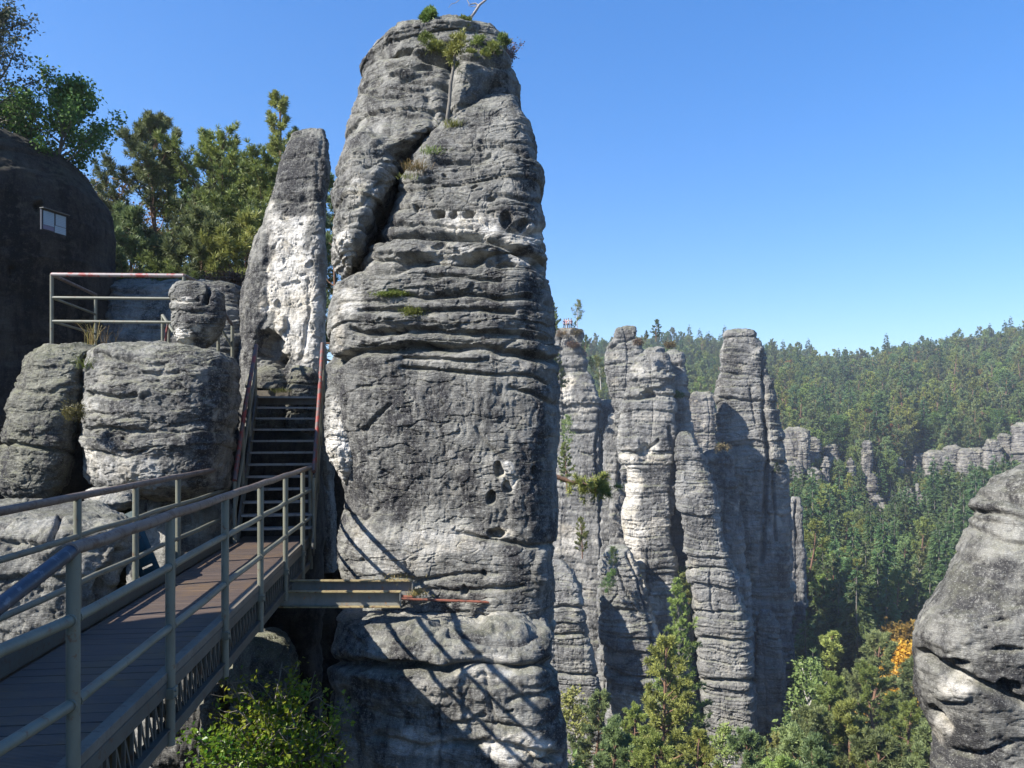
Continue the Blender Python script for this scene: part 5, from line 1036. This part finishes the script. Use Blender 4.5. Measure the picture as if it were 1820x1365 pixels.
# ------------------------------------------------------------------ trees in the gorge that stand out singly
def gorge(k, px, pytop, Y, label, name=None, s=None):
    z_top = EYE - (pytop - HY) / F * Y; X = (px - CX) / F * Y; g0 = gz(X, Y); h = FK[k][2]
    if s is None: s = (z_top - g0) / h
    return put(k, (X, Y, z_top - h * s), s, rf.uniform(0, 6), label, None, name)
plant_tree('pine_tree', W(1200, 1030, 80) - [0, 0, 25], pine(401, 25, .08, .20, 74, 16, .32, .05, .0, 7, lambda t: (1 - t) ** .75 * (.7 + .3 * min(1, t * 3)) + .05, .05, None, .9), B_GREY, L_PINE, 'tall slim feathery pine standing in front of the rock massif')
FG = [('near1', 1165, 1150, 76), ('birch0', 1290, 1285, 72), ('birch1', 1362, 1280, 74), ('near3', 1130, 1270, 70), ('near2', 1050, 1230, 82), ('near0', 1080, 1290, 66), ('birch0', 1025, 1215, 85), ('near1', 1225, 1310, 64), ('near2', 1330, 1320, 62), ('beech0', 1010, 1300, 62), ('near3', 1170, 1330, 58), ('near0', 1400, 1310, 60)]
LB = ['pine half hidden left of the tall slim pine, before the massif', 'small light birch at the foot of the massif', 'pointed light birch right of the small one at the foot of the massif', 'bushy pine low in front of the left buttress', 'pine growing in the cleft beside the tower edge', 'rounded pine at the bottom beside the tower',
      'thin yellowish birch close to the tower edge', 'low pine directly below the tall slim pine', 'low pine between the two small birches', 'leafy tree at the bottom beside the tower edge', 'pine at the bottom edge left of the tall slim pine', 'pine at the bottom edge below the capped pinnacle']
for (k, a, b_, Y_), l in zip(FG, LB): gorge(k, a, b_, Y_, l)
FG = [('birch1', 1425, 1170, 88, 'light birch rising against the dark hollow right of the pinnacle'), ('near1', 1480, 1205, 78, 'broad sunlit pine at the upper left of the gorge trees'), ('near2', 1540, 1135, 92, 'pine with a pale flat crown before the dark hollow'), ('near3', 1570, 1190, 80, 'broad sunlit pine in the middle of the gorge trees'),
      ('near0', 1620, 1175, 86, 'sunlit pine beside the right-hand outcrop'), ('near2', 1440, 1255, 66, 'large sunlit pine at the lower left of the gorge trees'), ('near1', 1510, 1270, 64, 'large sunlit pine in the centre bottom of the gorge'), ('near3', 1590, 1255, 68, 'large pine beside the foot of the right-hand outcrop'), ('near0', 1640, 1290, 62, 'pine partly hidden by the foot of the outcrop'),
      ('near0', 1470, 1325, 56, 'pine crown at the bottom edge, left in the gorge'), ('near2', 1560, 1330, 55, 'pine crown at the bottom edge, middle of the gorge'), ('near3', 1400, 1345, 54, 'pine crown at the bottom edge below the light birch'),
      ('yellow0', 1606, 1148, 100, 'bright yellow autumn tree next to the right-hand outcrop'), ('orange0', 1612, 1100, 118, 'orange autumn tree behind the yellow one beside the outcrop'), ('beech0', 1560, 1085, 118, 'rounded green tree left of the orange autumn tree')]
for k, a, b_, Y_, l in FG: gorge(k, a, b_, Y_, l)
# ------------------------------------------------------------------ trees on the high ground at the left
def top_at(px, pytop, Y, zb): return EYE - (pytop - HY) / F * Y - zb
def np_tree(px, pytop, Y, gen, bark, leaf, label, rot=0, name='pine_tree', dz=0):
    X = (px - CX) / F * Y; zb = gz(X, Y) - .1 + dz; H = top_at(px, pytop, Y, zb)
    return plant_tree(name, (X, Y, zb), gen(H), bark, leaf, label, 'tree', None, rot)
up = lambda t: (1 - t) ** .8 * .85 + .10
np_tree(300, 190, 24, lambda H: pine(501, H, .10, .40, 54, 24, .15, .022, 0, 13, up, .16, .13, 1.5, .6, .9), B_PINE, L_PINEB, 'bluish upright pine with raised arms, tallest left of the slab rock', 0)
np_tree(385, 268, 25, lambda H: pine(502, H, .42, .36, 42, 24, .15, .022, .05, 13, lambda t: (1 - t) ** .35 * .85 + .1, .1, .15, 1.3, .45, .3), B_PINE, L_PINE, 'flat-topped pine with a reddish bare trunk in the middle of the tree group', 1.0)
np_tree(508, 160, 27, lambda H: pine(503, H, .12, .42, 52, 24, .14, .022, 0, 12, lambda t: (1 - t) ** 1.2 * 1.0 + .07, .18, .12, 1.2, .3, .2), B_PINE, L_PINE, 'tall pointed pine rising directly behind the slab rock', 2.0)
np_tree(445, 300, 23, lambda H: pine(504, H, .05, .50, 50, 24, .15, .022, -.05, 12, lambda t: (1 - t) ** .6 * .9 + .1, .1, .11, 1.2, .45, .3), B_PINE, L_PINE, 'light green spreading pine just left of the slab rock', .4)
np_tree(225, 345, 26, lambda H: broad(505, H, .1, .45, 22, 9, 26, .13, .35), B_GREY, leaf_mat('reddish_leaves', (.16, .10, .05), (.24, .17, .06), .35), 'small reddish brown leafy tree beside the dark cliff', 0, 'leafy_tree')
np_tree(395, 345, 29, lambda H: broad(506, H, .1, .45, 22, 9, 26, .13, .35), B_GREY, L_BIRCH, 'bright yellow green leafy tree glimpsed between the pines', 0, 'leafy_tree')
np_tree(330, 330, 31, lambda H: pine(507, H, .05, .42, 50, 20, .20, .03, 0, 9, up, .05, .14, 1.4, .5, .4), B_PINE, L_PINE, 'dense dark pine filling the background behind the railing', 2.2)
np_tree(235, 380, 22, lambda H: pine(508, H, .03, .50, 44, 20, .18, .026, 0, 9, up, .05, .10, 1.4, .5, .3), B_PINE, L_PINEB, 'low dark pine against the dark cliff above the railing', 3.0)
np_tree(430, 395, 20.5, lambda H: pine(509, H, .02, .55, 40, 20, .16, .024, 0, 8, up, .05, .07, 1.2, .6, .4), B_PINE, L_PINE, 'young pale green pine growing at the foot of the slab rock', 1.2)
np_tree(350, 400, 21, lambda H: pine(511, H, .05, .55, 40, 20, .18, .026, 0, 8, up, .05, .08, 1.3, .6, .3), B_PINE, L_PINEB, 'shaded young pine in the middle just above the railing', 4.2)
np_tree(592, 330, 20, lambda H: pine(510, H, .3, .25, 26, 20, .16, .022, 0, 7, up, .2, .07, 1, .6, .3), B_PINE, L_PINEB, 'thin pine seen through the slot between slab and tower', 1.2)
# leafy tree and dark conifer above the left cliff
def cliff_tree(px, pyb, pytop, Y, gen, bark, leaf, label, name, rot=0):
    b = W(px, pyb, Y); H = (pyb - pytop) / F * Y; return plant_tree(name, b, gen(H), bark, leaf, label, 'tree', None, rot)
cliff_tree(95, 330, 172, 14.6, lambda H: broad(521, H, .05, .62, 24, 10, 34, .075, .20, .12, False, .7, .05), B_GREY, L_BROAD, 'leafy green tree hanging over the top of the dark left cliff', 'leafy_tree')
cliff_tree(10, 300, 182, 14.9, lambda H: broad(522, H, .05, .7, 18, 9, 26, .075, .20, -.1, False, .7, .05), B_GREY, L_BROAD, 'leafy green tree at the frame edge on top of the left cliff', 'leafy_tree')
cliff_tree(-40, 330, 10, 14.0, lambda H: broad(523, H, .10, .40, 34, 9, 24, .07, .17, .04, False, .6, .08), B_GREY, leaf_mat('dark_mixed_leaves', (.035, .065, .04), (.11, .10, .05), .3), 'tall dark tree with fine twigs reaching into the upper left corner', 'dark_tree')

# ------------------------------------------------------------------ bush below the footbridge
def bush(name, loc, r, n_st, seed, leaf, label, size=.06, per=40, cat='bush', up=.8, bark=B_GREY, R=.10, asp=.75, k=(3, 4), drop=.0):
    S = Skel(seed); rs = S.rs; C = []; D = []; T = []
    for i in range(n_st):
        az = rs.uniform(0, 6.28); el = rs.uniform(.25, 1.3) * up; L = np.linalg.norm([r[0] * math.cos(az) * math.cos(el), r[1] * math.sin(az) * math.cos(el), r[2] * math.sin(el)]) * rs.uniform(.7, 1.05)
        d = np.array([r[0] * math.cos(az) * math.cos(el), r[1] * math.sin(az) * math.cos(el), r[2] * math.sin(el)]); d = unit(d)
        bp, bd = S.limb(rs.normal(0, .03, 3) * [1, 1, 0], d, L, .012 * max(r) / .8, 6, -.2 - drop, .3, .3, 4)
        for q in range(k[0] + 4):
            u = rs.uniform(.3, 1); p, dd = S.at(bp, bd, min(u, .99)); tp, td = S.limb(p, unit(dd + rs.normal(0, .7, 3)), L * .30, .004 * max(r) / .8, 3, 0, .3, .5, 3)
            n = per; c = np.array([S.at(tp, td, x)[0] for x in rs.uniform(.1, .99, n)]) + rs.normal(0, R * .5, (n, 3)); C.append(c); D.append(rs.normal(size=(n, 3)) + [0, 0, -.25]); T.append(np.clip(rs.normal(.42, .15) + rs.normal(0, .22, n), 0, 1))
    lf = LF(); lf.leaves(np.concatenate(C), np.concatenate(D), size, rs, 1.0, np.concatenate(T), asp)
    e = empty(name, loc, label, cat); mb = S.mb
    link_mesh('stems', np_mesh('stems', np.concatenate(mb.V), np.concatenate(mb.q)), bark, e); link_mesh('leaves', lf.mesh('leaves'), leaf, e); return e
YBs = 8.4
bush('leafy_bush', W(480, 1370, YBs), (.80, .6, 1.2), 20, 601, L_BUSH, 'bright green broad-leaved bush growing below the footbridge', .064, 10, up=1.0)
bush('leafy_bush', W(425, 1370, YBs - .3), (.75, .5, .85), 16, 602, L_BUSH, 'left low part of the greenery under the footbridge, with hanging yellowish leaves', .060, 12)
bush('leafy_bush', W(505, 1290, YBs + .2), (.32, .3, .62), 10, 604, L_BUSH, 'sparse upper shoots of the greenery in front of the mossy rock', .062, 8)
bush('leafy_bush', W(545, 1400, YBs + .1), (.45, .4, 1.35), 16, 603, L_BUSH, 'narrow leafy bush close to the dark gap beside the tower', .062, 12)

# ------------------------------------------------------------------ plants on the tower and around
def shrub(loc, H, seed, leaf, label, name='dwarf_pine', wid=.5, nl=.09, nw=.014, nb=16, kk=16, bark=B_GREY, cat='shrub', lean=0, dens=1.0, rot=0):
    return plant_tree(name, loc, pine(seed, H, .1, wid, nb, kk, nl, nw, lean, 5, lambda t: (1 - t) ** .5 * .9 + .15, .05, H * .03, dens, .6, .5), bark, leaf, label, cat, None, rot)
shrub(W(765, 56, 11.3), .26, 611, L_PINE, 'tiny pine standing on the very top of the tower', nb=14, nl=.055)
shrub(W(828, 70, 11.2), .26, 612, L_PINE, 'small pine shrub beside the bare dead branch on the tower top', wid=.5, nl=.05, nb=10, kk=10)
for i, (x, y, h, lab) in enumerate(((757, 88, .26, 'leftmost green shrub growing under the cap of the tower'), (778, 98, .22, 'small hanging shrub in the dark recess under the cap'), (850, 92, .26, 'green pine shrub on the upper right shoulder of the tower'), (878, 100, .24, 'low green shrub at the right end of the tower shoulder'), (893, 84, .20, 'pale green shrub on the right skyline of the tower'), (838, 108, .18, 'low shrub right of the small trunk on the tower'), (862, 112, .18, 'short shrub in the middle of the green band below the tower top'))):
    shrub(W(x, y, 10.95), h * .62, 620 + i, L_PINE, lab, wid=.75, nl=.045, nw=.008, nb=9, kk=10, dens=.6)
# little pine with a bare trunk growing out of the diagonal crack
S = Skel(630); rs = S.rs; tp0 = W(797, 236, 10.55); 
e = empty('dwarf_pine', tp0, 'small pine with a bare pale trunk rising from the diagonal crack of the tower', 'tree')
tpts = [W(797, 238, 10.62), W(795, 210, 10.55), W(799, 180, 10.6), W(801, 150, 10.62), W(806, 120, 10.62), W(809, 92, 10.62), W(815, 78, 10.62)]
S.mb.tube(tpts, [.030, .026, .024, .023, .021, .015, .007], 8)
C = []; D = []
for i in range(13):
    p = tpts[-1] if i % 3 == 0 else tpts[-2] + (tpts[-1] - tpts[-2]) * rs.uniform(-.6, 1); d = unit(rs.normal(size=3) * [1, .7, .5] + [0, -.2, .05]); L = rs.uniform(.08, .20)
    bp, bd = S.limb(p, d, L, .008, 4, .2, .4, .4, 4)
    for u in (.45, .6, .75, .9, 1.0): q, dd = S.at(bp, bd, min(u, .99)); C.append(q + rs.normal(0, .03, 3)); D.append(unit(dd + [0, 0, .5])); C.append(q + rs.normal(0, .05, 3)); D.append(unit(dd + [0, 0, .7]))
lf = LF(); lf.needles(np.array(C), np.array(D), 14, .055, .010, rs, .7, np.clip(.75 + .2 * rs.normal(size=len(C)), 0, 1))
link_mesh('trunk', np_mesh('trunk', np.concatenate(S.mb.V) - tp0, [np.concatenate(S.mb.q), np.concatenate(S.mb.t)] if S.mb.t else [np.concatenate(S.mb.q)]), B_GREY, e); link_mesh('crown', lf.mesh('crown', tp0), L_PINE, e)
# bleached dead branch
m = MB(); Yd = 11.3
main = [W(822, 62, Yd), W(830, 45, Yd), W(836, 32, Yd), W(845, 20, Yd), W(852, 9, Yd), W(862, 1, Yd), W(880, -18, Yd), W(905, -35, Yd)]; m.tube(main, [.028, .026, .023, .021, .019, .016, .012, .006], 8)
m.tube([W(851, 10, Yd), W(845, 6, Yd), W(838, 7, Yd), W(832, 10, Yd)], [.014, .011, .008, .003], 6); m.tube([W(851, 10, Yd), W(842, 12, Yd), W(833, 11, Yd)], [.008, .005, .002], 5)
m.tube([W(834, 7, Yd), W(826, -8, Yd), W(815, -26, Yd)], [.007, .005, .003], 5); m.tube([W(862, 1, Yd), W(866, -12, Yd)], [.008, .003], 5)
m.tube([W(797, 14, Yd - .1), W(802, 7, Yd - .1), W(810, 5, Yd - .1), W(818, -2, Yd - .1), W(830, -20, Yd), W(850, -40, Yd), W(880, -18, Yd)], [.002, .005, .005, .006, .007, .008, .009], 5)
m.tube([W(838, 30, Yd), W(842, 24, Yd)], [.006, .002], 5); m.tube([W(834, 40, Yd), W(842, 38, Yd)], [.005, .002], 5)
o = m.build('dead_branch', B_DEAD); tag(o, 'bare bleached dead branch sticking up from the tower top', 'dead branch')
bush('heather_shrub', W(905, 112, 11.5), (.16, .16, .48), 12, 641, L_PURPLE, 'purplish red leafless shrub on the right edge of the tower top', .028, 8, cat='shrub', R=.05)

def grass(name, loc, n, h, seed, label, mat=None, spread=.08, w_=.006, lean=.5, cat='grass tuft', facing=(0, -1, 0)):
    rs = np.random.RandomState(seed); V = []; Q = []
    base = rs.normal(0, spread, (n, 3)) * [1, .5, .15]; d = unit(rs.normal(0, lean, (n, 3)) * [1, 1, .2] + [0, -.2, 1]); u = unit(np.cross(d, rs.normal(size=(n, 3)))); L = h * rs.uniform(.5, 1.1, (n, 1)); wv = w_
    dr = np.array([0, 0, -1.0]); pts = [base, base + d * L * .5 + dr * L * .04, base + d * L * .85 + dr * L * .18, base + d * L * 1.05 + dr * L * .42]
    V = np.stack([pts[0] - u * wv / 2, pts[0] + u * wv / 2, pts[1] + u * wv / 2, pts[1] - u * wv / 2, pts[2] + u * wv * .35, pts[2] - u * wv * .35, pts[3] + u * wv * .08, pts[3] - u * wv * .08], 1).reshape(-1, 3)
    i = np.arange(n) * 8; Q = np.concatenate([np.stack([i + a, i + b, i + c, i + d_], 1) for a, b, c, d_ in ((0, 1, 2, 3), (3, 2, 4, 5), (5, 4, 6, 7))])
    me = np_mesh(name, V, Q, {'tint': np.repeat(rs.uniform(0, 1, n), 8)}, False); o = link_mesh(name, me, mat or L_GRASS); o.location = tuple(loc); tag(o, label, cat); return o
L_GREENG = leaf_mat('green_grass', (.09, .14, .03), (.20, .22, .06), .4)
grass('grass_tuft', W(738, 303, 10.25), 160, .22, 651, 'large dry yellowish grass tuft in the diagonal crack of the tower')
grass('grass_tuft', W(768, 272, 10.32), 110, .15, 652, 'green tuft in the crack just above the dry grass tuft', L_GREENG)
grass('grass_tuft', W(808, 226, 10.45), 150, .16, 653, 'green tuft at the foot of the little pine trunk in the crack', L_GREENG)
grass('grass_tuft', W(722, 318, 10.2), 50, .12, 654, 'smallest grass tuft at the lower end of the tower crack', L_GREENG)
grass('grass_tuft', W(742, 1058, 9.45), 110, .13, 655, 'small dry tuft on the ledge at the end of the steel beams', spread=.06)
grass('grass_tuft', W(700, 1030, 9.75), 90, .07, 656, 'thin dry grass along the top of the rear steel beam', spread=.16)
grass('grass_tuft', W(500, 697, 13.0), 120, .12, 657, 'bright green grass tuft between the two stones above the stairs', L_GREENG)
grass('reed_grass', W(163, 612, 11.6), 26, .50, 658, 'tall dry seed stalks standing between the two boulders', spread=.06, lean=.25, w_=.009)
grass('reed_grass', W(188, 612, 11.5), 26, .42, 659, 'brown stalks right of the seed stalks on the large boulder', leaf_mat('brown_stalks', (.10, .06, .035), (.17, .10, .06), .2), spread=.08, lean=.35, w_=.008)
grass('reed_grass', W(150, 655, 10.2), 30, .34, 660, 'bent green stalks hanging from the gap between the boulders', L_GREENG, spread=.06, lean=.6)
for i, (x, y, l) in enumerate(((235, 502, 'grass clump on the rock bank near the dark cliff'), (270, 503, 'yellow green grass clump in the middle of the rock bank top'), (300, 508, 'low grass clump on the rock bank near the balanced rock'))): grass('grass_tuft', W(x, y, 15.9), 500, .32, 665 + i, l, L_GREENG, spread=.24, w_=.012)
bush('heather_shrub', W(132, 745, 10.35), (.16, .12, .26), 14, 671, leaf_mat('olive_leaves', (.10, .10, .03), (.20, .18, .06), .3), 'small olive shrub in the gap between the two boulders', .022, 14, cat='shrub', R=.05)
bush('heather_shrub', W(410, 520, 16.0), (.55, .4, .55), 22, 672, L_HEATH, 'brown heather shrub beside the foot of the slab rock', .05, 26, cat='shrub', R=.14)
def cushion(px, py, Y, rx, rz, seed, label):
    rs = np.random.RandomState(seed); n = 2600; C = rs.normal(size=(n, 3)) * [rx, .035, rz]; lf = LF(); lf.leaves(C, rs.normal(size=(n, 3)) + [0, -.8, .5], .022, rs, .6)
    o = link_mesh('moss_cushion', lf.mesh('moss_cushion'), L_GREENG); o.location = tuple(W(px, py, Y)); tag(o, label, 'moss')
cushion(735, 556, 9.93, .07, .035, 681, 'green moss cushion on a ledge of the tower')
cushion(697, 523, 9.98, .10, .018, 682, 'thin strip of green moss on a ledge above the moss cushion')
# overhanging pine branch behind the tower's right edge
m = MB(); bb = W(985, 846, 16); m.tube([bb, W(1000, 851, 16), W(1015, 858, 16), W(1030, 857, 16), W(1045, 862, 16)], [.05, .05, .045, .035, .02], 8)
S = Skel(690); rs = S.rs; C = []; D = []
for i in range(46):
    p = W(rs.uniform(1028, 1072), rs.uniform(856, 868), 16) + rs.normal(0, .08, 3); d = unit(rs.normal(size=3) + [.4, 0, rs.choice([.4, -.7])]); bp, bd = S.limb(p, d, rs.uniform(.10, .26), .007, 3, 0, .3, .4, 3)
    for u in (.4, .6, .8, 1.): q, dd = S.at(bp, bd, min(u, .99)); C.append(q); D.append(unit(dd + [0, 0, .3]))
lf = LF(); lf.needles(np.array(C), np.array(D), 16, .10, .014, rs, .7); e = empty('pine_branch', bb, 'leaning pine with a drooping crown growing from behind the right side of the tower', 'tree')
M_ = MB(); M_.V = m.V + S.mb.V; M_.q = m.q + [q + m.n for q in S.mb.q]; link_mesh('trunk', np_mesh('trunk', np.concatenate(M_.V) - bb, np.concatenate(M_.q)), B_PINE, e); link_mesh('crown', lf.mesh('crown', bb), L_PINE, e)

# plants on the far pinnacles
def farp(k, px, pyb, pyt, Y, label, name=None):
    h = (pyb - pyt) / F * Y; b = W(px, pyb, Y); return put(k, tuple(b - [0, 0, h * .04]), h * 1.04 / FK[k][2], rf.uniform(0, 6), label, None, name)
farp('near2', 1166, 606, 568, 100, 'small sunlit pine on top of the rock massif')
farp('near0', 1148, 606, 588, 101, 'low pine shrub left of the sunlit pine on the massif')
farp('birch0', 1026, 580, 531, 125, 'slender birch with a pale trunk next to the people on the pinnacle')
farp('beech0', 1021, 584, 570, 125.5, 'low leafy bush at the foot of the slender birch')
farp('near1', 984, 606, 541, 118, 'dark pine half hidden behind the upper right edge of the tower')
farp('birch1', 1068, 690, 628, 120, 'yellow green birch in the saddle between the two pinnacles')
farp('near3', 1052, 660, 634, 132, 'dark pine behind the yellow green birch in the saddle')
farp('near0', 992, 700, 628, 112, 'dark pine growing against the left side of the pinnacle with people')
farp('birch0', 1005, 800, 735, 105, 'light birch hugging the left foot of the pinnacle with people')
farp('near1', 1008, 870, 790, 104, 'dark bushy pine low beside the tower edge')
farp('near3', 1035, 990, 920, 96, 'shaded pine in the dark cleft beside the tower')
farp('beech1', 1090, 1010, 972, 94, 'leafy shrub on the ledge of the left buttress')
farp('beech0', 1080, 1060, 1010, 94.5, 'leafy climbing shrub on the left side of the buttress')
farp('near0', 1040, 625, 596, 124, 'small dark pine on the right flank of the pinnacle with people')
farp('beech1', 1381, 842, 822, 108, 'tuft of scrub on the right shoulder of the capped pinnacle')
for i, (x, y, r, l) in enumerate(((1000, 592, 1.3, 'brown heather under the feet of the people on the pinnacle'), (1025, 590, 1.2, 'reddish heather on the right rim of the pinnacle with people'), (1018, 612, 1.3, 'heather patch on the face below the people'), (1190, 612, .9, 'brown heather right of the sunlit pine on the massif'), (1135, 606, .6, 'small heather patch left of the sunlit pine'), (1205, 700, .8, 'green scrub in the notch of the massif'), (1285, 795, 1.2, 'scrub behind the shaded round-topped column'))):
    bush('heather_shrub', W(x, y + 3, 124.4 if x < 1050 else 99.5 if x < 1200 else 103), (r, r * .8, r * .6), 14, 700 + i, L_HEATH if i != 5 else L_BROAD, l, .16, 12, cat='shrub', R=.35)

# ------------------------------------------------------------------ people on the pinnacle
def skinned(name, chain, mat, parent, sub=1, root=0):
    """chain: list of (index_parent, xyz, radius)"""
    import bmesh
    bm = bmesh.new(); sl = bm.verts.layers.skin.verify(); vs = [bm.verts.new(c[1]) for c in chain]
    for c, v in zip(chain, vs): v[sl].radius = (c[2], c[2] * (c[3] if len(c) > 3 else 1)); v[sl].use_root = (v is vs[root])
    for i, c in enumerate(chain):
        if c[0] is not None: bm.edges.new((vs[c[0]], vs[i]))
    me = bpy.data.meshes.new(name); bm.to_mesh(me); bm.free(); me.materials.append(mat)
    o = bpy.data.objects.new(name, me); col.objects.link(o); o.parent = parent; o.modifiers.new('skin', 'SKIN')
    ss = o.modifiers.new('smooth', 'SUBSURF'); ss.levels = sub; ss.render_levels = sub; return o
M_SKIN = flat_mat('skin', (.45, .27, .19), .6); M_JEANS = flat_mat('dark_blue_jeans', (.025, .035, .07), .8); M_WHITE = flat_mat('white_shirt', (.72, .70, .68), .8); M_PINKS = flat_mat('pink_shirt', (.55, .25, .27), .8)
M_HAIR = flat_mat('brown_hair', (.05, .03, .02), .7); M_BLUES = flat_mat('blue_jacket', (.05, .09, .22), .8); M_LIGHTT = flat_mat('light_trousers', (.45, .42, .38), .8)
def person(loc, rz, h, top, legs, label, raise_arm=False):
    e = empty('person', loc, label, 'person', 'people standing on the pinnacle'); e.rotation_euler.z = rz; e.scale = (h / 1.75,) * 3
    hz = .90; hand_l = (-.28, .05, .86) if not raise_arm else (-.20, -.32, 1.45); el_l = (-.27, .03, 1.12) if not raise_arm else (-.30, -.10, 1.25)
    body = [(None, (0, 0, .95), .13, .8), (0, (0, 0, 1.15), .12, .8), (1, (0, 0, 1.36), .14, .75), (2, (0, 0, 1.50), .055), (3, (0, -.01, 1.60), .085, 1.1), (4, (0, 0, 1.70), .075, 1.1),
            (2, (-.19, 0, 1.40), .055), (6, el_l, .042), (7, hand_l, .030), (2, (.19, 0, 1.40), .055), (9, (.26, .04, 1.12), .042), (10, (.25, -.05, .88), .030),
            (0, (-.10, 0, .84), .085), (12, (-.11, -.02, .48), .058), (13, (-.12, .02, .08), .042), (14, (-.12, -.13, .035), .035), (0, (.10, 0, .84), .085), (16, (.13, .0, .48), .058), (17, (.14, .05, .08), .042), (18, (.15, -.10, .035), .035)]
    skinned('body', body, M_SKIN, e)
    skinned('shirt', [(None, (0, 0, .93), .145, .85), (0, (0, 0, 1.15), .135, .85), (1, (0, 0, 1.37), .155, .8), (2, (-.20, 0, 1.40), .07), (3, tuple(np.array((-.20, 0, 1.40)) * .45 + np.array(el_l) * .55), .055), (2, (.20, 0, 1.40), .07), (5, (.24, .02, 1.24), .055)], top, e)
    skinned('trousers', [(None, (0, 0, .92), .15, .85), (0, (-.10, 0, .82), .10), (1, (-.11, -.02, .48), .072), (2, (-.12, .02, .10), .058), (0, (.10, 0, .82), .10), (4, (.13, 0, .48), .072), (5, (.14, .05, .10), .058)], legs, e)
    skinned('hair', [(None, (0, .02, 1.66), .085, 1.1), (0, (0, .025, 1.73), .07, 1.1), (0, (0, .06, 1.60), .06)], M_HAIR, e)
zt = W(1008, 585, 125)[2]
for (px_, rz, h, tp_, lg, lab, ra) in ((1003, .3, 1.70, M_BLUES, M_JEANS, 'person in dark blue standing at the left end of the group on the pinnacle', False), (1006.5, -.2, 1.72, M_PINKS, M_LIGHTT, 'person in a pink top and light trousers, second from the left on the pinnacle', False),
                                 (1010.5, .1, 1.78, M_WHITE, M_JEANS, 'person in a white shirt and dark trousers in the middle of the group', False), (1015.5, .5, 1.74, M_PINKS, M_JEANS, 'person in a reddish top with one arm raised at the right of the group', True)):
    person(tuple(np.array([(px_ - CX) / F * 125, 125, zt])), rz, h, tp_, lg, lab, ra)

# ------------------------------------------------------------------ rocks closing the cleft behind the stairs, colour darkened for its shade
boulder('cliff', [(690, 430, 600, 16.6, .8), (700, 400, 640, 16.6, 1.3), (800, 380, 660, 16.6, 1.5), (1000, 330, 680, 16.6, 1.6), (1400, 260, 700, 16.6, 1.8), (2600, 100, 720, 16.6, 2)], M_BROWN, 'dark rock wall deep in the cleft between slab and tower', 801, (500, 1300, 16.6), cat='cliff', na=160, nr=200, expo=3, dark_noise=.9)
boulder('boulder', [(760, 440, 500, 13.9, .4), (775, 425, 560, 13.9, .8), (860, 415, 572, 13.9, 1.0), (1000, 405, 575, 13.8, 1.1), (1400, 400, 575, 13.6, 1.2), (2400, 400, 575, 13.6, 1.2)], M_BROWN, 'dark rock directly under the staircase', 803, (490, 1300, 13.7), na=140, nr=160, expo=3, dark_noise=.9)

# ------------------------------------------------------------------ air
def haze():
    m = bpy.data.materials.new('haze'); m.use_nodes = True; t = m.node_tree; t.nodes.remove(t.nodes['Principled BSDF']); v = t.nodes.new('ShaderNodeVolumePrincipled')
    v.inputs['Color'].default_value = (.84, .91, 1.0, 1); v.inputs['Density'].default_value = HAZE; v.inputs['Anisotropy'].default_value = .3
    t.links.new(v.outputs[0], t.nodes['Material Output'].inputs['Volume'])
    x0, x1, y0, y1, z0, z1 = -7300, 7300, -7300, 7300, -190, 110
    V = [(x, y, z) for x in (x0, x1) for y in (y0, y1) for z in (z0, z1)]; Q = [(0, 1, 3, 2), (4, 6, 7, 5), (0, 4, 5, 1), (2, 3, 7, 6), (0, 2, 6, 4), (1, 5, 7, 3)]
    o = link_mesh('haze', np_mesh('haze', V, np.array(Q), None, False), m); tag(o, kind='stuff')
    scene.cycles.volume_bounces = 0; scene.cycles.volume_step_rate = 1.0
HAZE = .00042
haze()
